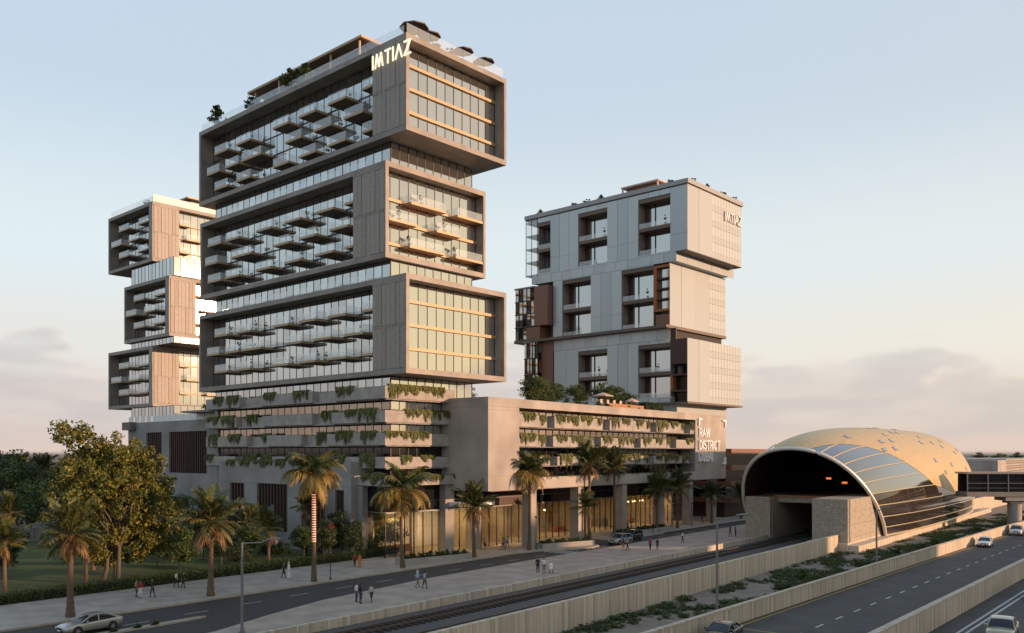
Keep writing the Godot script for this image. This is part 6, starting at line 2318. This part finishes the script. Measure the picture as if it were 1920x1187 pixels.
		for x in [-1.42, 1.42]:
			var xx: float = x * (1.0 if sort == "sedan" else 1.04)
			var rad := 0.33 if sort == "sedan" else 0.38
			var h := holder(t, "wheel")
			var ty := MB.new()
			ty.tube([Vector3(xx, rad, s * (hw - 0.22)), Vector3(xx, rad, s * (hw - 0.2)), Vector3(xx, rad, s * (hw + 0.0)), Vector3(xx, rad, s * (hw + 0.025))], [rad * 0.9, rad, rad, rad * 0.86], 20)
			put(h, "tyre", ty.mesh(), M.tyre)
			var rm := MB.new()
			for k in 6:
				var a := k * TAU / 6.0
				rm.box(Vector3(xx + cos(a) * rad * 0.36, rad + sin(a) * rad * 0.36, s * (hw + 0.03)), Vector3(rad * 0.6, rad * 0.16, 0.03), Basis(Vector3(0, 0, 1), a))
			rm.tube([Vector3(xx, rad, s * (hw + 0.022)), Vector3(xx, rad, s * (hw + 0.05))], [rad * 0.2, rad * 0.16], 10)
			put(h, "rim", rm.mesh(), M.rim)
			var ar := MB.new()
			ar.tube([Vector3(xx, rad + 0.03, s * (hw - 0.25)), Vector3(xx, rad + 0.03, s * (hw + 0.008))], [rad * 1.18, rad * 1.18], 18)
			put(h, "wheel_arch", ar.mesh(), M.tyre)
	var gri := MB.new()
	gri.box(Vector3(st[0][0] + 0.0, st[0][2] + 0.02, 0), Vector3(0.08, 0.17, 0.72))
	gri.box(Vector3(st[0][0] + 0.03, st[0][1] - 0.02, 0), Vector3(0.1, 0.12, 1.1))
	put(t, "grille", gri.mesh(), M.metal_black)
	var np := MB.new()
	np.box(Vector3(st[0][0] - 0.05, st[0][1] + 0.04, 0), Vector3(0.03, 0.11, 0.46))
	put(t, "number_plate", np.mesh(), M.plate)
	if sort == "pickup":
		var bed := MB.new()
		bed.box(Vector3(1.75, 1.13, 0), Vector3(1.6, 0.06, 1.5))
		put(t, "load_bed", bed.mesh(), M.metal_black)


func cars() -> void:
	var silver := Color(0.42, 0.40, 0.36)
	car("silver sedan driving along the street beside the nearest palm", W(35.2, 0.0, 69.6), 0.02, "sedan", silver, 0.55, "cars on the road")
	car("black sedan beside the highway barrier at the photo's lower edge", W(62.6, 0.0, 27.7), 0.045, "sedan", Color(0.012, 0.013, 0.016), 0.2, "cars on the road")
	car("low white car on the highway, second from the bridge", W(151.0, 0.0, 23.9), 0.06, "sedan", Color(0.62, 0.62, 0.6), 0.1, "cars on the road")
	car("white four-wheel drive on the highway, closest to the bridge", W(175.0, 0.0, 22.8), 0.07, "suv", Color(0.6, 0.6, 0.58), 0.1, "cars on the road")
	car("black four-wheel drive cut off by the photo's edge beyond the median", W(100.2, 0.0, 11.2), 0.05, "suv", Color(0.012, 0.012, 0.014), 0.2, "cars on the road")
	car("beige pickup truck at the lower corner beyond the median", W(76.4, 0.0, 10.9), 0.05, "pickup", Color(0.36, 0.32, 0.2), 0.2, "cars on the road")
	car("silver four-wheel drive stopped at the drop-off crossing", W(119.4, 0.0, 67.9 + 2.0), -0.06, "suv", Color(0.35, 0.36, 0.38), 0.5, "cars stopped by the wing")
	car("black four-wheel drive stopped behind the silver one", W(126.0, 0.0, 71.6), -0.02, "suv", Color(0.012, 0.012, 0.014), 0.2, "cars stopped by the wing")


# ---------- street furniture ----------
func lamp_post(label: String, at: Vector3, h: float, arm: float) -> void:
	var t := thing("street_lamp", label, "street lamp", at, "tall street lamps")
	var p := MB.new()
	p.tube([Vector3.ZERO, Vector3(0, 0.35, 0), Vector3(0, 0.36, 0), Vector3(0, h, 0)], [0.17, 0.17, 0.12, 0.09], 12)
	put(t, "pole", p.mesh(), M.metal_grey)
	var dv := Vector3(0.607, 0.0, 0.794)
	var a := MB.new()
	a.tube([Vector3(0, h - 0.05, 0), Vector3(0, h + 0.02, 0) + dv * arm * 0.5, Vector3(0, h + 0.22, 0) + dv * arm * 0.72], [0.06, 0.05, 0.04], 8)
	put(t, "arm", a.mesh(), M.metal_grey)
	var hd := MB.new()
	var bs := Basis(dv, Vector3.UP, dv.cross(Vector3.UP)).rotated(dv.cross(Vector3.UP).normalized(), 0.08)
	var rings := []
	for k in 5:
		var x: float = lerpf(-0.5, 0.5, k / 4.0)
		var w: float = [0.1, 0.17, 0.19, 0.18, 0.12][k]
		var ring := []
		for q in [Vector2(1, -0.3), Vector2(0.7, 0.35), Vector2(0, 0.5), Vector2(-0.7, 0.35), Vector2(-1, -0.3), Vector2(0, -0.32)]:
			ring.append(Vector3(0, h + 0.3, 0) + dv * arm * 0.86 + bs * Vector3(x * 1.1, q.y * w, q.x * w))
		rings.append(ring)
	hd.loft(rings)
	put(t, "lamp_head", hd.mesh(), M.metal_grey)
	var bp := MB.new()
	bp.box(Vector3(0, 0.02, 0), Vector3(0.5, 0.04, 0.5))
	put(t, "base_plate", bp.mesh(), M.metal_grey)


func furniture() -> void:
	lamp_post("tall grey street lamp on the promenade, nearest the silver car", W(42.0, 0.12, 59.0), 7.1, 2.9)
	lamp_post("tall grey street lamp beside the black sedan on the verge", W(69.4, 0.0, 31.2), 8.8, 2.5)
	lamp_post("tall grey street lamp at the highway barrier before the station", W(109.6, 0.0, 28.9), 7.5, 1.2)
	var s := [[65.5, 75.7, 2.2, "between the fairy light palm and the sidewalk kerb"], [104.6, 75.5, 4.6, "beside the palm at the wing's beige corner"], [139.0, 74.6, 4.2, "before the lit shops right of the parked cars"], [156.5, 75.6, 4.2, "under the wing near the raised letters"]]
	for e in s:
		var t := thing("lamp_post", "slim black lamp post %s" % e[3], "lamp post", W(e[0], 0.14, e[1]), "slim black lamp posts")
		var p := MB.new()
		p.tube([Vector3.ZERO, Vector3(0, 0.25, 0), Vector3(0, 0.27, 0), Vector3(0, e[2], 0)], [0.11, 0.1, 0.05, 0.045], 8)
		put(t, "pole", p.mesh(), M.metal_black)
		var h := MB.new()
		h.tube([Vector3(0, e[2], 0), Vector3(0, e[2] + 0.06, 0), Vector3(0, e[2] + 0.3, 0), Vector3(0, e[2] + 0.36, 0)], [0.05, 0.13, 0.15, 0.04], 8)
		put(t, "lantern", h.mesh(), M.metal_black)
	# roof parasols and sun deck
	var um := [[-7.6, -1.6, 69.8, 2.0, "at the corner of the tallest tower's roof"], [-4.6, -1.4, 69.8, 1.6, "second on the tallest tower's roof"], [1.8, -1.6, 69.8, 1.5, "third on the tallest tower's roof"], [6.2, -1.6, 69.8, 1.5, "last on the tallest tower's roof"]]
	for e in um:
		parasol("brown parasol %s" % e[4], tw(e[0], e[2], e[1]), e[3], M.umbrella)
	parasol("pale parasol over the wooden deck on the wing roof", W(131.0, 22.0, 80.2), 1.9, M.umbrella_pale)
	parasol("second pale parasol, lower, on the wing roof deck", W(139.4, 21.4, 79.2), 1.3, M.umbrella_pale)
	var dk := thing("sun_deck", "raised orange wooden deck with a low front on the wing roof", "deck", W(134, 22.0, 78.5))
	for k in 12:
		box(dk, "board", M.wood, 129.0 + k, 129.95 + k, 22.0, 22.9, 77.6, 77.7)
	box(dk, "platform", M.wood, 129.0, 141.0, 22.0, 22.5, 77.75, 81.5)
	for k in 5:
		var x := 129.6 + k * 2.2
		var ln := thing("sun_lounger", "pale sun lounger on the wing roof deck, %s from the parasol" % ordinals[k], "lounger", W(x, 22.5, 79.0), "loungers on the wing roof deck")
		box(ln, "seat", M.white, x, x + 0.7, 22.8, 22.92, 78.2, 79.8)
		var bk := box(ln, "backrest", M.umbrella_pale, x, x + 0.7, 22.9, 23.7, 79.82, 79.95)
		for q in [[0.04, 78.3], [0.6, 78.3], [0.04, 79.6], [0.6, 79.6]]:
			box(ln, "leg", M.wood, x + q[0], x + q[0] + 0.07, 22.5, 22.8, q[1], q[1] + 0.07)
	# plain box planter and canopy over the pier
	var cn := thing("door_canopy", "flat white door canopy on the pier between the corner shop and the wing", "canopy", tw(2.0, 6.9, -1.2))
	cn.rotation.y = -TT
	cn.set_meta("off", Vector3(2.0, 6.9, 1.2))
	box(cn, "slab", M.white, 0.2, 7.6, 6.7, 7.3, -2.3, -0.32)
	var rb := thing("red_flower_bush", "dark shrub with red blossom on the lawn beside the fairy light palm", "shrub", W(77.0, 0.1, 88.9))
	var fb := MB.new()
	var r := RandomNumberGenerator.new()
	r.seed = 5
	for k in 90:
		var q := rdir(r)
		fb.col = Color(0.35, 0.03, 0.02) * r.randf_range(0.6, 1.2)
		fb.leaf(Vector3(0, 4.6, 0) + q * 0.45 * r.randf(), q * 0.12, q.cross(rdir(r)).normalized() * 0.1, Vector3.ZERO)
	put(rb, "blossom", fb.mesh(), M.leaf)
	var stm := MB.new()
	limb(stm, Vector3.ZERO, Vector3(0, 4.5, 0), 0.09, 0.05, r)
	put(rb, "stem", stm.mesh(), M.bark)


func parasol(label: String, at: Vector3, rad: float, m: Material) -> void:
	var t := thing("parasol", label, "parasol", at, "roof parasols")
	var c := MB.new()
	for k in 8:
		var a := k * TAU / 8.0
		var b := (k + 1) * TAU / 8.0
		var p0 := Vector3(cos(a) * rad, 2.35, sin(a) * rad)
		var p1 := Vector3(cos(b) * rad, 2.35, sin(b) * rad)
		c.tri(Vector3(0, 2.95, 0), p1, p0)
		c.quad(p0, p1, p1 + Vector3(0, -0.16, 0), p0 + Vector3(0, -0.16, 0))
	put(t, "canopy", c.mesh(), m)
	var p := MB.new()
	p.tube([Vector3.ZERO, Vector3(0, 2.9, 0)], [0.035, 0.03], 7)
	put(t, "pole", p.mesh(), M.metal_grey)
	var f := MB.new()
	f.tube([Vector3.ZERO, Vector3(0, 0.1, 0)], [0.35, 0.3], 10)
	put(t, "foot", f.mesh(), M.planter_dark)


func _ready() -> void:
	rng.seed = 1
	unit = BoxMesh.new()
	# camera: level, with the lens shifted up, so that upright lines stay upright
	var cam := Camera3D.new()
	cam.name = "camera"
	add_child(cam)
	cam.position = Vector3(0, 14.3, 0)
	cam.rotation.y = -deg_to_rad(90.0 - 37.4)
	cam.projection = Camera3D.PROJECTION_FRUSTUM
	cam.near = 1.0
	cam.far = 6000.0
	cam.size = 1187.0 / 1640.0
	cam.frustum_offset = Vector2(0.0, (850.0 - 593.5) / 1640.0)
	cam.current = true
	# sun: low, from beyond the highway
	var sun_az := deg_to_rad(155.0)
	var sun_el := deg_to_rad(9.0)
	var sun := DirectionalLight3D.new()
	sun.name = "sun"
	sun.light_color = Color(1.0, 0.80, 0.64)
	sun.light_energy = 1.45
	sun.light_angular_distance = 0.6
	sun.shadow_enabled = true
	sun.sky_mode = DirectionalLight3D.SKY_MODE_LIGHT_ONLY
	add_child(sun)
	var to_sun := Vector3(sin(sun_az) * cos(sun_el), sin(sun_el), -cos(sun_az) * cos(sun_el))
	sun.look_at_from_position(to_sun * 100.0, Vector3.ZERO, Vector3.UP)
	var env := Environment.new()
	env.background_mode = Environment.BG_SKY
	var sky := Sky.new()
	var pan := PanoramaSkyMaterial.new()
	pan.panorama = make_sky(sun_az)
	sky.sky_material = pan
	env.sky = sky
	env.background_energy_multiplier = 0.8
	env.tonemap_mode = Environment.TONE_MAPPER_LINEAR
	env.tonemap_exposure = 1.25
	env.sdfgi_enabled = true
	env.ssao_enabled = true
	env.ssil_enabled = true
	var we := WorldEnvironment.new()
	we.name = "environment"
	we.environment = env
	add_child(we)
	materials()
	print("sky and materials ", Time.get_ticks_msec())
	setting()
	corner_podium()
	wing()
	main_tower()
	left_tower()
	right_tower()
	station()
	bridge()
	far_buildings()
	print("buildings ", Time.get_ticks_msec())
	trailing_plants()
	vegetation()
	print("plants ", Time.get_ticks_msec())
	cars()
	furniture()
	pendants()
	people()
	print("done ", Time.get_ticks_msec())
